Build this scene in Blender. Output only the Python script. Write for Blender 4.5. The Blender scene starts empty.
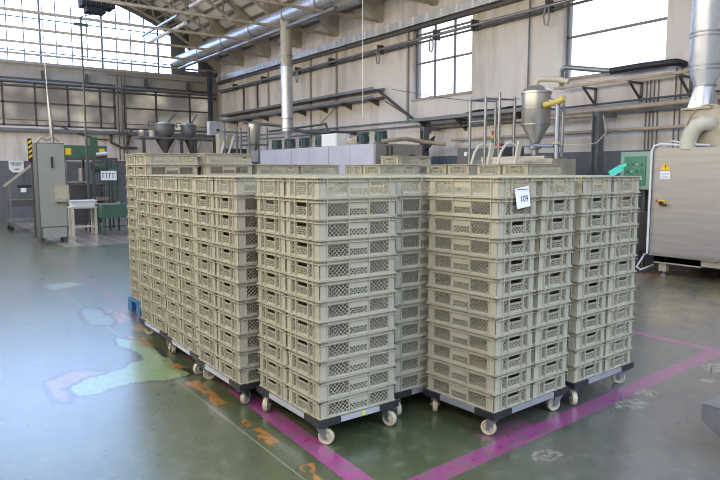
import bpy, bmesh, math, random
import numpy as np
from mathutils import Vector, Matrix, noise
random.seed(7)
R = math.radians
SC = bpy.context.scene
COL = SC.collection

# ------------------------------------------------------------------ camera, sky, exposure
H_CAM = 1.65
cam_d = bpy.data.cameras.new('camera')
cam = bpy.data.objects.new('camera', cam_d); COL.objects.link(cam)
cam_d.sensor_width = 36.0
cam_d.lens = 635 / 720 * 36.0
cam_d.clip_start = 0.05; cam_d.clip_end = 300
cam.location = (0, 0, H_CAM)
cam.rotation_euler = (R(90) - math.atan(68 / 635), 0, -R(35.3))
SC.camera = cam
SC.view_settings.view_transform = 'Standard'
SC.view_settings.look = 'None'
SC.view_settings.gamma = 1.0
SC.view_settings.exposure = 0.0
SC.view_settings.use_curve_mapping = False
SC.cycles.filter_width = 1.1
SC.cycles.denoising_prefilter = 'FAST'

SKY_FAR = (0.42, 0.61, 1.0); SKY_FAR_S = 11.0       # sky beyond the end windows
SKY_NEAR = (1.0, 0.94, 0.84); SKY_NEAR_S = .75      # paler overcast on the yard side
wd = bpy.data.worlds.new('sky'); SC.world = wd; wd.use_nodes = True
nt = wd.node_tree; nt.nodes.clear()
tc = nt.nodes.new('ShaderNodeTexCoord'); sp = nt.nodes.new('ShaderNodeSeparateXYZ')
nt.links.new(tc.outputs['Generated'], sp.inputs[0])
mr = nt.nodes.new('ShaderNodeMapRange'); mr.inputs[1].default_value = 0.80; mr.inputs[2].default_value = 0.92
nt.links.new(sp.outputs['Y'], mr.inputs[0])
b1 = nt.nodes.new('ShaderNodeBackground'); b1.inputs[0].default_value = (*SKY_NEAR, 1); b1.inputs[1].default_value = SKY_NEAR_S
b2 = nt.nodes.new('ShaderNodeBackground'); b2.inputs[0].default_value = (*SKY_FAR, 1); b2.inputs[1].default_value = SKY_FAR_S
mx = nt.nodes.new('ShaderNodeMixShader'); ow = nt.nodes.new('ShaderNodeOutputWorld')
nt.links.new(mr.outputs[0], mx.inputs[0]); nt.links.new(b1.outputs[0], mx.inputs[1]); nt.links.new(b2.outputs[0], mx.inputs[2])
SKY_TOP = (0.46, 0.65, 1.0); SKY_TOP_S = 5.0          # zenith, let in by the added rooflights
b4 = nt.nodes.new('ShaderNodeBackground'); b4.inputs[0].default_value = (*SKY_TOP, 1); b4.inputs[1].default_value = SKY_TOP_S
m4 = nt.nodes.new('ShaderNodeMixShader'); l4 = nt.nodes.new('ShaderNodeMapRange'); l4.inputs[1].default_value = .30; l4.inputs[2].default_value = .42
nt.links.new(sp.outputs['Z'], l4.inputs[0]); nt.links.new(l4.outputs[0], m4.inputs[0]); nt.links.new(mx.outputs[0], m4.inputs[1]); nt.links.new(b4.outputs[0], m4.inputs[2]); mx = m4
SKY_SIDE_S = 2.4                                     # white haze seen through the right-hand windows
b5 = nt.nodes.new('ShaderNodeBackground'); b5.inputs[0].default_value = (.93, .95, 1.0, 1); b5.inputs[1].default_value = SKY_SIDE_S
m5 = nt.nodes.new('ShaderNodeMixShader'); l5 = nt.nodes.new('ShaderNodeMapRange'); l5.inputs[1].default_value = .42; l5.inputs[2].default_value = .52
nt.links.new(sp.outputs['X'], l5.inputs[0]); nt.links.new(l5.outputs[0], m5.inputs[0]); nt.links.new(mx.outputs[0], m5.inputs[1]); nt.links.new(b5.outputs[0], m5.inputs[2]); mx = m5
GROUND_S = 0.35                                       # dark yard paving below the horizon
b3 = nt.nodes.new('ShaderNodeBackground'); b3.inputs[0].default_value = (.8, .78, .72, 1); b3.inputs[1].default_value = GROUND_S
m2 = nt.nodes.new('ShaderNodeMixShader'); lt = nt.nodes.new('ShaderNodeMapRange'); lt.inputs[1].default_value = -.02; lt.inputs[2].default_value = .02
nt.links.new(sp.outputs['Z'], lt.inputs[0]); nt.links.new(lt.outputs[0], m2.inputs[0]); nt.links.new(b3.outputs[0], m2.inputs[1]); nt.links.new(mx.outputs[0], m2.inputs[2])
nt.links.new(m2.outputs[0], ow.inputs[0])
# added area lights along the unseen left side, standing in for window daylight
for i_, y_ in enumerate((0.5, 7.3, 14.1, 20.9)):
    ld = bpy.data.lights.new('left_side_fill', 'AREA'); ld.shape = 'RECTANGLE'; ld.size = 6.2; ld.size_y = 2.0; ld.energy = 340; ld.color = (1.0, .88, .68)
    lo = bpy.data.objects.new('left_side_fill', ld); COL.objects.link(lo); lo.location = (-2.30, y_, 4.5)
    lo.rotation_euler = (R(90), 0, R(-90))


# ------------------------------------------------------------------ materials
def lin(r, g, b):
    f = lambda c: (c / 255 / 12.92) if c / 255 <= .04045 else ((c / 255 + .055) / 1.055) ** 2.4
    return (f(r), f(g), f(b))
MATS = {}
def mat(name, rgb, rough=.6, metal=0., var=.12, scale=3., bump=0., spec=.5, stretch=None, coat=0.):
    m = bpy.data.materials.new(name); m.use_nodes = True
    n = m.node_tree.nodes; l = m.node_tree.links; b = n['Principled BSDF']
    c = lin(*rgb)
    t = n.new('ShaderNodeTexCoord'); nz = n.new('ShaderNodeTexNoise'); nz.inputs['Scale'].default_value = scale; nz.inputs['Detail'].default_value = 5
    if stretch:
        mp = n.new('ShaderNodeMapping'); mp.inputs['Scale'].default_value = stretch
        l.new(t.outputs['Object'], mp.inputs[0]); l.new(mp.outputs[0], nz.inputs['Vector'])
    else: l.new(t.outputs['Object'], nz.inputs['Vector'])
    rp = n.new('ShaderNodeValToRGB')
    rp.color_ramp.elements[0].position = .3; rp.color_ramp.elements[1].position = .7
    rp.color_ramp.elements[0].color = (*[x * (1 - var) for x in c], 1)
    rp.color_ramp.elements[1].color = (*[min(1, x * (1 + var)) for x in c], 1)
    l.new(nz.outputs['Fac'], rp.inputs[0]); l.new(rp.outputs[0], b.inputs['Base Color'])
    b.inputs['Roughness'].default_value = rough; b.inputs['Metallic'].default_value = metal
    b.inputs['Specular IOR Level'].default_value = spec
    if coat: b.inputs['Coat Weight'].default_value = coat
    if bump:
        bp = n.new('ShaderNodeBump'); bp.inputs['Strength'].default_value = bump; bp.inputs['Distance'].default_value = .02
        l.new(nz.outputs['Fac'], bp.inputs['Height']); l.new(bp.outputs[0], b.inputs['Normal'])
    MATS[name] = m; return m
M = {}
M['crate'] = mat('crate_plastic', (172, 165, 142), .5, var=.04, scale=2)
M['crate_in'] = mat('crate_plastic_inner', (170, 166, 146), .6, var=.04)
M['black'] = mat('black_plastic', (34, 35, 38), .5)
M['alu'] = mat('aluminium', (196, 198, 204), .35, .75, var=.05)
M['wheel'] = mat('cream_nylon', (188, 176, 150), .45, var=.06, scale=20)
M['zinc'] = mat('zinc_steel', (150, 152, 155), .4, .8, var=.1)
M['galv'] = mat('galvanised_duct', (205, 208, 212), .42, .8, var=.12, scale=5)
M['stain'] = mat('stainless_steel', (186, 182, 176), .34, .7, var=.07, scale=6, stretch=(1, 1, .15))
M['stainb'] = mat('brushed_steel_panel', (168, 162, 156), .42, .45, var=.09, scale=8, stretch=(.15, .15, 2))
M['steel'] = mat('dark_painted_steel', (88, 86, 84), .5, .3)
M['postgrey'] = mat('pale_grey_conduit', (158, 155, 150), .5, .1)
M['steelb'] = mat('grey_steel', (118, 120, 122), .5, .35)
M['truss'] = mat('cream_painted_steel', (178, 168, 150), .6, var=.15)
M['rust'] = mat('rusty_tie_bar', (172, 156, 134), .65, var=.2, scale=8)
M['roof'] = mat('roof_panel', (228, 226, 222), .8, var=.1, scale=1.2)
M['purlin'] = mat('roof_purlin', (120, 114, 106), .7)
M['conc'] = mat('concrete_band', (160, 154, 146), .8, var=.1)
M['cabinet'] = mat('grey_cabinet_paint', (146, 148, 140), .45, var=.04)
M['cabside'] = mat('dark_grey_paint', (92, 92, 92), .5)
M['green'] = mat('machine_green', (66, 98, 78), .5, var=.12)
M['greenp'] = mat('control_box_green', (150, 178, 160), .45, var=.06)
M['greend'] = mat('control_panel_green', (84, 142, 114), .45, var=.06)
M['motor'] = mat('motor_green', (62, 84, 84), .5)
M['cream'] = mat('cream_paint', (205, 198, 176), .55, var=.08)
M['white'] = mat('white_plastic', (224, 224, 222), .5, var=.03)
M['beige'] = mat('beige_box', (176, 168, 144), .55, var=.05)
M['oven'] = mat('pale_lilac_steel', (188, 190, 206), .4, .25, var=.07, scale=2)
M['yellow'] = mat('warning_yellow', (232, 190, 40), .5, var=.05)
M['hose'] = mat('cream_hose', (196, 184, 160), .55, var=.1)
M['yhose'] = mat('yellow_hose', (212, 190, 96), .5, var=.1)
M['red'] = mat('signal_red', (190, 50, 36), .5)
M['sgreen'] = mat('signal_green', (60, 140, 80), .5)
M['blue'] = mat('pallet_blue', (34, 96, 140), .5, var=.15)
M['teal'] = mat('teal_plastic', (70, 190, 160), .45)
M['cyan'] = mat('dark_blue_paint', (52, 66, 78), .5)
M['tan'] = mat('rusty_pipe', (168, 152, 130), .6, var=.2, scale=6)
M['ink'] = mat('dark_ink', (50, 50, 56), .7)
M['paper'] = mat('paper', (236, 236, 240), .8, var=.02)
M['lime'] = mat('lime_sticker', (190, 225, 60), .6, var=.02)
M['fan'] = mat('fan_housing', (176, 166, 146), .55, .2, var=.15, scale=6)
M['rock'] = mat('heater_black', (30, 30, 38), .7)

def wall_mat():
    m = mat('wall_paint', (210, 203, 197), .85, var=.05, scale=.8)
    n = m.node_tree.nodes; l = m.node_tree.links; b = n['Principled BSDF']
    src = b.inputs['Base Color'].links[0].from_socket
    g = n.new('ShaderNodeNewGeometry'); s = n.new('ShaderNodeSeparateXYZ'); l.new(g.outputs['Position'], s.inputs[0])
    c = n.new('ShaderNodeMath'); c.operation = 'LESS_THAN'; c.inputs[1].default_value = 2.05; l.new(s.outputs['Z'], c.inputs[0])
    mx = n.new('ShaderNodeMixRGB'); mx.inputs[2].default_value = (*lin(104, 108, 114), 1)
    l.new(c.outputs[0], mx.inputs[0]); l.new(src, mx.inputs[1])
    # grime streaks
    t = n.new('ShaderNodeTexNoise'); t.inputs['Scale'].default_value = 1.; t.inputs['Detail'].default_value = 8
    mp = n.new('ShaderNodeMapping'); mp.inputs['Scale'].default_value = (2.5, 2.5, .5); l.new(g.outputs['Position'], mp.inputs[0]); l.new(mp.outputs[0], t.inputs['Vector'])
    rp = n.new('ShaderNodeValToRGB'); rp.color_ramp.elements[0].position = .3; rp.color_ramp.elements[0].color = (.72, .69, .64, 1)
    rp.color_ramp.elements[1].position = .55; rp.color_ramp.elements[1].color = (1, 1, 1, 1); l.new(t.outputs['Fac'], rp.inputs[0])
    mu = n.new('ShaderNodeMixRGB'); mu.blend_type = 'MULTIPLY'; mu.inputs[0].default_value = 1
    l.new(mx.outputs[0], mu.inputs[1]); l.new(rp.outputs[0], mu.inputs[2]); l.new(mu.outputs[0], b.inputs['Base Color'])
    return m
M['wall'] = wall_mat()
def glass_mat():
    m = bpy.data.materials.new('window_glass'); m.use_nodes = True
    n = m.node_tree.nodes; l = m.node_tree.links; n.clear()
    o = n.new('ShaderNodeOutputMaterial'); t = n.new('ShaderNodeBsdfTransparent'); t.inputs[0].default_value = (.95, .96, .98, 1)
    g = n.new('ShaderNodeBsdfGlossy'); g.inputs['Roughness'].default_value = .05; mx = n.new('ShaderNodeMixShader'); mx.inputs[0].default_value = .06
    l.new(t.outputs[0], mx.inputs[1]); l.new(g.outputs[0], mx.inputs[2]); l.new(mx.outputs[0], o.inputs[0]); return m
M['glass'] = glass_mat()
def frosted_mat():
    m = bpy.data.materials.new('frosted_panel'); m.use_nodes = True
    n = m.node_tree.nodes; l = m.node_tree.links; b = n['Principled BSDF']
    b.inputs['Base Color'].default_value = (*lin(150, 146, 144), 1); b.inputs['Roughness'].default_value = .3
    t = n.new('ShaderNodeBsdfTranslucent')
    g = n.new('ShaderNodeNewGeometry'); mp = n.new('ShaderNodeMapping'); mp.inputs['Scale'].default_value = (.8, 1, 1.1)
    nz = n.new('ShaderNodeTexNoise'); nz.inputs['Scale'].default_value = 1.; l.new(g.outputs['Position'], mp.inputs[0]); l.new(mp.outputs[0], nz.inputs['Vector'])
    rp = n.new('ShaderNodeValToRGB'); rp.color_ramp.elements[0].position = .42; rp.color_ramp.elements[0].color = (.42, .35, .28, 1)
    rp.color_ramp.elements[1].position = .72; rp.color_ramp.elements[1].color = (1, .84, .62, 1)
    l.new(nz.outputs['Fac'], rp.inputs[0]); l.new(rp.outputs[0], t.inputs[0])
    mx = n.new('ShaderNodeMixShader'); mx.inputs[0].default_value = .6
    l.new(b.outputs[0], mx.inputs[1]); l.new(t.outputs[0], mx.inputs[2]); l.new(mx.outputs[0], n['Material Output'].inputs[0]); return m
M['frost'] = frosted_mat()

# ------------------------------------------------------------------ mesh helpers
class MB:
    def __init__(s): s.v = []; s.f = []; s.sm = []
    def add(s, vs, fs, smooth=False):
        o = len(s.v); s.v += [tuple(v) for v in vs]; s.f += [tuple(i + o for i in f) for f in fs]; s.sm += [smooth] * len(fs)
    def box(s, c, d, rot=None):
        x, y, z = [k / 2 for k in d]
        vs = [Vector(p) for p in ((-x, -y, -z), (x, -y, -z), (x, y, -z), (-x, y, -z), (-x, -y, z), (x, -y, z), (x, y, z), (-x, y, z))]
        if rot: vs = [rot @ v for v in vs]
        vs = [v + Vector(c) for v in vs]
        s.add(vs, [(3, 2, 1, 0), (4, 5, 6, 7), (0, 1, 5, 4), (1, 2, 6, 5), (2, 3, 7, 6), (3, 0, 4, 7)]); return s
    def b2(s, a, b):
        return s.box([(a[i] + b[i]) / 2 for i in range(3)], [abs(b[i] - a[i]) for i in range(3)])
    def bar(s, p, q, w, h, up=(0, 0, 1)):
        p = Vector(p); q = Vector(q); d = (q - p); L = d.length; d.normalize(); u = Vector(up)
        if abs(d.dot(u)) > .98: u = Vector((1, 0, 0))
        r = d.cross(u).normalized(); u = r.cross(d)
        m = Matrix((r, d, u)).transposed()
        return s.box((p + q) / 2, (w, L, h), m)
    def tube(s, pts, r, n=10, cap=True, closed=False):
        pts = [Vector(p) for p in pts]; rs = r if isinstance(r, (list, tuple)) else [r] * len(pts)
        vs = []; pu = None
        for i, p in enumerate(pts):
            if i == 0: d = pts[1] - p
            elif i == len(pts) - 1: d = p - pts[i - 1]
            else: d = (pts[i + 1] - p).normalized() + (p - pts[i - 1]).normalized()
            d.normalize()
            if pu is None:
                pu = Vector((0, 0, 1)) if abs(d.z) < .9 else Vector((1, 0, 0))
            a = d.cross(pu).normalized(); pu = a.cross(d).normalized()
            for k in range(n):
                t = 2 * math.pi * k / n; vs.append(p + (a * math.cos(t) + pu * math.sin(t)) * rs[i])
        fs = []
        for i in range(len(pts) - 1):
            for k in range(n):
                k2 = (k + 1) % n; fs.append((i * n + k, i * n + k2, (i + 1) * n + k2, (i + 1) * n + k))
        s.add(vs, fs, True)
        if cap:
            L = (len(pts) - 1) * n
            s.add(vs[:n], [tuple(range(n))[::-1]]); s.add(vs[L:], [tuple(range(n))])
        return s
    def lathe(s, prof, c=(0, 0, 0), n=24, axis='z'):
        vs = []; c = Vector(c)
        for r, z in prof:
            for k in range(n):
                t = 2 * math.pi * k / n; a, b = r * math.cos(t), r * math.sin(t)
                v = (a, b, z) if axis == 'z' else ((z, a, b) if axis == 'x' else (b, z, a))
                vs.append(c + Vector(v))
        fs = []
        for i in range(len(prof) - 1):
            for k in range(n):
                k2 = (k + 1) % n; fs.append((i * n + k, i * n + k2, (i + 1) * n + k2, (i + 1) * n + k))
        s.add(vs, fs, True); return s
    def poly(s, pts, d):
        n = len(pts); a = [Vector(p) for p in pts]; b = [p + Vector(d) for p in a]
        s.add(a + b, [tuple(range(n))[::-1], tuple(range(n, 2 * n))] + [(i, (i + 1) % n, n + (i + 1) % n, n + i) for i in range(n)]); return s
    def mesh(s, name, m):
        me = bpy.data.meshes.new(name); me.from_pydata(s.v, [], s.f); me.polygons.foreach_set('use_smooth', s.sm)
        me.materials.append(m); me.update()
        if any(s.sm): me.set_sharp_from_angle(angle=R(38))
        return me
    def build(s, name, m, parent=None, loc=None):
        o = bpy.data.objects.new(name, s.mesh(name, m)); COL.objects.link(o)
        if parent is not None: o.parent = parent
        if loc is not None: o.location = loc
        return o
def tag(o, label=None, cat=None, group=None, kind=None):
    if label: o['label'] = label
    if cat: o['category'] = cat
    if group: o['group'] = group
    if kind: o['kind'] = kind
    return o
def thing(name, label, cat, loc=(0, 0, 0), rz=0, group=None):
    o = bpy.data.objects.new(name, None); COL.objects.link(o); o.empty_display_size = .1
    o.location = loc; o.rotation_euler = (0, 0, rz); return tag(o, label, cat, group)
def struct(name, mb, m, parent=None):
    o = mb.build(name, m, parent)
    if parent is None: o['kind'] = 'structure'
    return o
def copy_tree(o, parent=None):
    c = o.copy(); COL.objects.link(c); c.parent = parent
    for ch in o.children: copy_tree(ch, c)
    return c
def text_obj(name, body, size, m, parent, loc, rot, extr=.0008):
    cu = bpy.data.curves.new(name, 'FONT'); cu.body = body; cu.size = size; cu.extrude = extr; cu.align_x = 'CENTER'; cu.align_y = 'CENTER'
    t = bpy.data.objects.new(name, cu); COL.objects.link(t)
    bpy.context.view_layer.update()
    me = bpy.data.meshes.new_from_object(t.evaluated_get(bpy.context.evaluated_depsgraph_get()))
    COL.objects.unlink(t); bpy.data.objects.remove(t)
    me.materials.clear(); me.materials.append(m)
    o = bpy.data.objects.new(name, me); COL.objects.link(o); o.parent = parent; o.location = loc; o.rotation_euler = rot
    return o

# ------------------------------------------------------------------ floor
XW, YB, XL, YF = 11.0, 26.0, -2.4, -3.0
def inside(P, poly):
    x, y = P[:, 0], P[:, 1]; ins = np.zeros(len(x), bool); n = len(poly)
    for i in range(n):
        x1, y1 = poly[i]; x2, y2 = poly[(i + 1) % n]
        c = ((y1 > y) != (y2 > y)) & (x < (x2 - x1) * (y - y1) / (y2 - y1 + 1e-12) + x1); ins ^= c
    return ins
def dist_poly(P, poly):
    d = np.full(len(P), 9.); n = len(poly)
    for i in range(n):
        a = np.array(poly[i]); b = np.array(poly[(i + 1) % n]); ab = b - a
        t = np.clip(((P - a) @ ab) / (ab @ ab), 0, 1); q = a + t[:, None] * ab
        d = np.minimum(d, np.hypot(*(P - q).T))
    return d
xs = np.concatenate([[XL, -1, 0], np.arange(.4, 2.25, .015), [3, 4, 5, 6, 7, 8, 9, 10, XW]])
ys = np.concatenate([[YF, -1, 1, 2.3], np.arange(2.5, 10.6, .018), [12, 14, 16, 18, 20, 22, 24, YB]])
GX, GY = np.meshgrid(xs, ys); P = np.stack([GX.ravel(), GY.ravel()], 1)
wob = np.array([[noise.noise(Vector((p[0] * 7, p[1] * 3.5, 0))), noise.noise(Vector((p[0] * 7, p[1] * 3.5, 5)))] for p in P])
fine = np.array([noise.noise(Vector((p[0] * 26, p[1] * 13, 2))) for p in P])
Q = P + wob * .05 + np.stack([fine, fine], 1) * .012
cols = np.zeros((len(P), 4), np.float32)
def paint(poly, inner, rim, rimw, a=1.):
    ins = inside(Q, poly); d = dist_poly(Q, poly)
    k = ins & (d >= rimw); e = (ins & (d < rimw)) | (~ins & (d < rimw * .35))
    cols[k, :3] = np.array(lin(*inner)) * (1 + .25 * fine[k, None]); cols[k, 3] = a
    cols[e, :3] = np.array(lin(*rim)) * (1 + .5 * fine[e, None]); cols[e, 3] = a
GREENP, RIM, RUSTC = (112, 136, 84), (52, 44, 38), (150, 100, 46)
paint([(.77, 5.40), (.98, 5.62), (1.2, 5.5), (1.32, 5.35), (1.0, 5.15), (.86, 4.78), (.74, 4.85)], (120, 84, 44), (60, 46, 38), .04)
paint([(.86, 5.15), (1.02, 5.32), (1.22, 5.36), (1.42, 5.50), (1.56, 5.62), (1.60, 5.85), (1.50, 6.25), (1.62, 6.55), (1.80, 6.2), (1.80, 4.95), (1.6, 4.86), (1.35, 4.98), (1.1, 4.90), (.93, 4.86)], GREENP, RIM, .036)
paint([(1.50, 7.2), (1.52, 7.9), (1.66, 8.25), (1.80, 8.1), (1.84, 7.3), (1.70, 6.98)], (100, 114, 96), RIM, .045)
paint([(1.50, 9.7), (1.56, 10.2), (1.95, 10.25), (2.05, 9.9), (1.75, 9.75)], (128, 142, 126), (110, 104, 100), .03)
def rusty(x0, x1, y0, y1, th):
    k = (Q[:, 0] > x0) & (Q[:, 0] < x1) & (P[:, 1] > y0) & (P[:, 1] < y1) & (wob[:, 0] + .8 * fine > th)
    cols[k, :3] = np.array(lin(*RUSTC)) * (1 + .5 * fine[k, None]); cols[k, 3] = 1
rusty(1.69, 1.79, 2.6, 3.0, .12); rusty(1.68, 1.80, 3.34, 3.62, -.3); rusty(1.69, 1.77, 3.66, 3.80, -.1)
rusty(1.68, 1.80, 4.15, 4.75, -.12); rusty(1.72, 1.82, 4.9, 5.5, .08); rusty(1.72, 1.84, 5.7, 6.5, -.05); rusty(1.82, 1.98, 6.6, 8, 0)
me = bpy.data.meshes.new('floor'); nx, ny = len(xs), len(ys)
me.from_pydata([(x, y, 0) for x, y in P], [], [(j * nx + i, j * nx + i + 1, (j + 1) * nx + i + 1, (j + 1) * nx + i) for j in range(ny - 1) for i in range(nx - 1)])
at = me.color_attributes.new('wear', 'FLOAT_COLOR', 'POINT'); at.data.foreach_set('color', cols.ravel())
def floor_mat():
    m = bpy.data.materials.new('painted_factory_floor'); m.use_nodes = True
    n = m.node_tree.nodes; l = m.node_tree.links; b = n['Principled BSDF']
    g = n.new('ShaderNodeNewGeometry'); pos = g.outputs['Position']
    s = n.new('ShaderNodeSeparateXYZ'); l.new(pos, s.inputs[0])
    def mth(op, a, b_=None, c=None, clamp=False):
        k = n.new('ShaderNodeMath'); k.operation = op; k.use_clamp = clamp
        for i, v in enumerate((a, b_, c)):
            if v is None: continue
            if isinstance(v, (int, float)): k.inputs[i].default_value = v
            else: l.new(v, k.inputs[i])
        return k.outputs[0]
    def nz(scale, detail=6, rough=.55, st=None):
        t = n.new('ShaderNodeTexNoise'); t.inputs['Scale'].default_value = scale; t.inputs['Detail'].default_value = detail; t.inputs['Roughness'].default_value = rough
        if st:
            mp = n.new('ShaderNodeMapping'); mp.inputs['Scale'].default_value = st; l.new(pos, mp.inputs[0]); l.new(mp.outputs[0], t.inputs['Vector'])
        else: l.new(pos, t.inputs['Vector'])
        return t.outputs['Fac']
    def mix(f, a, b_):
        k = n.new('ShaderNodeMixRGB')
        for i, v in enumerate((f, a, b_)):
            if isinstance(v, tuple): k.inputs[i].default_value = (*v, 1)
            elif isinstance(v, (int, float)): k.inputs[i].default_value = v
            else: l.new(v, k.inputs[i])
        return k.outputs[0]
    def rng(v, a, b_):
        k = n.new('ShaderNodeMapRange'); l.new(v, k.inputs[0]); k.inputs[1].default_value = a; k.inputs[2].default_value = b_; return k.outputs[0]
    n1, n2, n3 = nz(1.1), nz(9, 8, .65), nz(2.4, 8, .7)
    base = mix(rng(n1, .35, .65), lin(64, 74, 46), lin(82, 86, 56))
    # paint worn to grey in the aisle on the right
    gr = mth('ADD', mth('ADD', mth('MULTIPLY', s.outputs['X'], .9), mth('MULTIPLY', s.outputs['Y'], -1.)), mth('MULTIPLY', n1, 1.2))
    base = mix(rng(gr, .2, 1.8), base, mix(rng(n3, .35, .7), lin(74, 74, 74), lin(98, 94, 86)))
    yl = mth('MULTIPLY', rng(s.outputs['X'], 6.0, 6.8), mth('MULTIPLY', rng(n3, .38, .6), rng(s.outputs['Y'], 3.2, 3.8)))
    base = mix(mth('MULTIPLY', yl, .9), base, lin(156, 134, 78))
    base = mix(mth('MULTIPLY', rng(n2, .52, .75), .35), base, lin(140, 138, 122))
    base = mix(mth('MULTIPLY', rng(nz(3.5, 10, .75, (1, .5, 1)), .6, .68), .5), base, lin(46, 46, 42))
    # striped platform zone of the machines
    def band(v, a, b_, e=.004):
        return mth('MULTIPLY', rng(v, a - e, a + e), rng(v, b_ + e, b_ - e))
    # pinkish planks under the machines
    pz = mth('MULTIPLY', band(s.outputs['X'], 2.72, 7.5), band(s.outputs['Y'], 15.1, 25.9))
    fr = mth('FRACT', mth('MULTIPLY', s.outputs['X'], 3.2))
    base = mix(mth('MULTIPLY', pz, .85), base, mix(rng(fr, .8, .9), lin(140, 122, 116), lin(186, 172, 166)))
    # magenta lane lines
    MG = mix(rng(n2, .3, .7), lin(146, 54, 108), lin(158, 84, 130))
    worn = mth('SUBTRACT', 1., mth('MULTIPLY', rng(n2, .47, .62), .6))
    def line(x0, y0, x1, y1, w, f=1.):
        nonlocal base
        dx, dy = x1 - x0, y1 - y0; L = math.hypot(dx, dy); dx /= L; dy /= L
        u = mth('ADD', mth('MULTIPLY', mth('SUBTRACT', s.outputs['X'], x0), dx), mth('MULTIPLY', mth('SUBTRACT', s.outputs['Y'], y0), dy))
        v = mth('ADD', mth('MULTIPLY', mth('SUBTRACT', s.outputs['X'], x0), -dy), mth('MULTIPLY', mth('SUBTRACT', s.outputs['Y'], y0), dx))
        k = mth('MULTIPLY', band(u, 0, L), band(v, -w / 2, w / 2))
        base = mix(mth('MULTIPLY', mth('MULTIPLY', k, worn), f), base, MG)
    line(1.84, 1.5, 1.95, 4.4, .135); line(1.95, 4.4, 2.5, 21.5, .12, .3)
    line(1.6, 2.41, 6.06, 2.78, .14, .85); line(6.02, 2.72, 6.1, 4.6, .12)
    line(2.82, 2.62, 3.25, 2.66, .2, .5)
    MG = mix(.0, lin(196, 92, 44), lin(196, 92, 44))
    line(9.11, 5.47, 11.24, 5.64, .10)
    # thin seam in the slab
    base = mix(mth('MULTIPLY', band(s.outputs['X'], 1.640, 1.650, .002), .6), base, lin(150, 140, 112))
    # worn bare concrete patches where machines were bolted
    for cx, cy, r in ((2.95, 2.28, .10), (4.12, 2.46, .13), (4.42, 2.52, .1), (5.5, 2.52, .15), (5.1, 2.4, .06)):
        d = mth('SQRT', mth('ADD', mth('POWER', mth('SUBTRACT', s.outputs['X'], cx), 2.), mth('POWER', mth('MULTIPLY', mth('SUBTRACT', s.outputs['Y'], cy), 1.5), 2.)))
        d = mth('ADD', d, mth('MULTIPLY', mth('SUBTRACT', n2, .5), .22))
        k = rng(d, r + .015, r - .01)
        base = mix(k, base, mix(rng(nz(22, 5), .4, .6), lin(78, 76, 60), lin(146, 140, 128)))
    vc = n.new('ShaderNodeVertexColor'); vc.layer_name = 'wear'
    base = mix(vc.outputs['Alpha'], base, vc.outputs['Color'])
    l.new(base, b.inputs['Base Color'])
    r = mth('ADD', .2, mth('MULTIPLY', n2, .2)); l.new(r, b.inputs['Roughness'])
    bp = n.new('ShaderNodeBump'); bp.inputs['Strength'].default_value = .25; bp.inputs['Distance'].default_value = .01
    b.inputs['Specular IOR Level'].default_value = .9; b.inputs['Coat Weight'].default_value = .8; b.inputs['Coat Roughness'].default_value = .26
    l.new(n3, bp.inputs['Height']); l.new(bp.outputs[0], b.inputs['Normal'])
    return m
me.materials.append(floor_mat()); fo = bpy.data.objects.new('floor', me); COL.objects.link(fo); fo['kind'] = 'structure'

# ------------------------------------------------------------------ walls, windows, roof
def zr(R_, X): return -1.0 + math.sqrt(max(0, R_ * R_ - (X - 4.3) ** 2))
W1 = (10.98, 13.14, 3.55, 5.40); W2 = (6.24, 8.42, 3.53, 5.42)
w = MB(); ZT = 6.62
w.b2((XW, YF, 0), (XW + .3, YB + .3, W2[2]))
w.b2((XW, YF, W1[3]), (XW + .3, YB + .3, ZT))
w.b2((XW, YF, W2[2]), (XW + .3, W2[0], W1[3])); w.b2((XW, W2[1], W2[2]), (XW + .3, W1[0], W1[3])); w.b2((XW, W1[1], W2[2]), (XW + .3, YB + .3, W1[3]))
struct('wall_right', w, M['wall'])
def side_window(name, y0, y1, z0, z1, vs, hs):
    f = MB(); x = XW + .12; t = .035
    f.b2((x, y0, z0), (x + .05, y0 + t * 1.5, z1)); f.b2((x, y1 - t * 1.5, z0), (x + .05, y1, z1)); f.b2((x, y0, z0), (x + .05, y1, z0 + t)); f.b2((x, y0, z1 - t), (x + .05, y1, z1))
    for v in vs: f.b2((x, v - .018, z0), (x + .05, v + .018, z1))
    for h in hs: f.b2((x, y0, h - .02), (x + .05, y1, h + .02))
    o = struct(name, f, M['steelb'])
    g = MB().b2((x + .02, y0, z0), (x + .026, y1, z1)).build('pane', M['glass'], o)
    MB().b2((XW - .03, y0 - .03, z0 - .05), (x, y1 + .03, z0)).build('window_sill', M['conc'], o)
side_window('window_1', W1[0], W1[1], W1[2], W1[3], (11.70, 12.42), (4.47, 5.2))
side_window('window_2', W2[0], W2[1], W2[2], W2[3], (), (4.36,))
w = MB(); w.b2((XL - .3, YF, 0), (XL, YB + .3, 3.4)); w.b2((XL - .3, YF, 5.6), (XL, YB + .3, 6.4))
for y in (YF, 3.75, 10.55, 17.35, 24.2): w.b2((XL - .3, y, 3.4), (XL, y + .3 if y < 24 else YB + .3, 5.6))
struct('wall_left', w, M['wall'])
f = MB()  # window band added in the unseen left wall to go with the fill lights
for k in range(28): f.b2((XL - .2, YF + .5 + k, 3.4), (XL - .15, YF + .54 + k, 5.6))
f.b2((XL - .2, YF, 4.5), (XL - .15, 24.2, 4.55))
o = struct('added_window', f, M['steelb']); MB().b2((XL - .18, YF, 3.4), (XL - .174, 24.2, 5.6)).build('pane', M['glass'], o)
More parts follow.
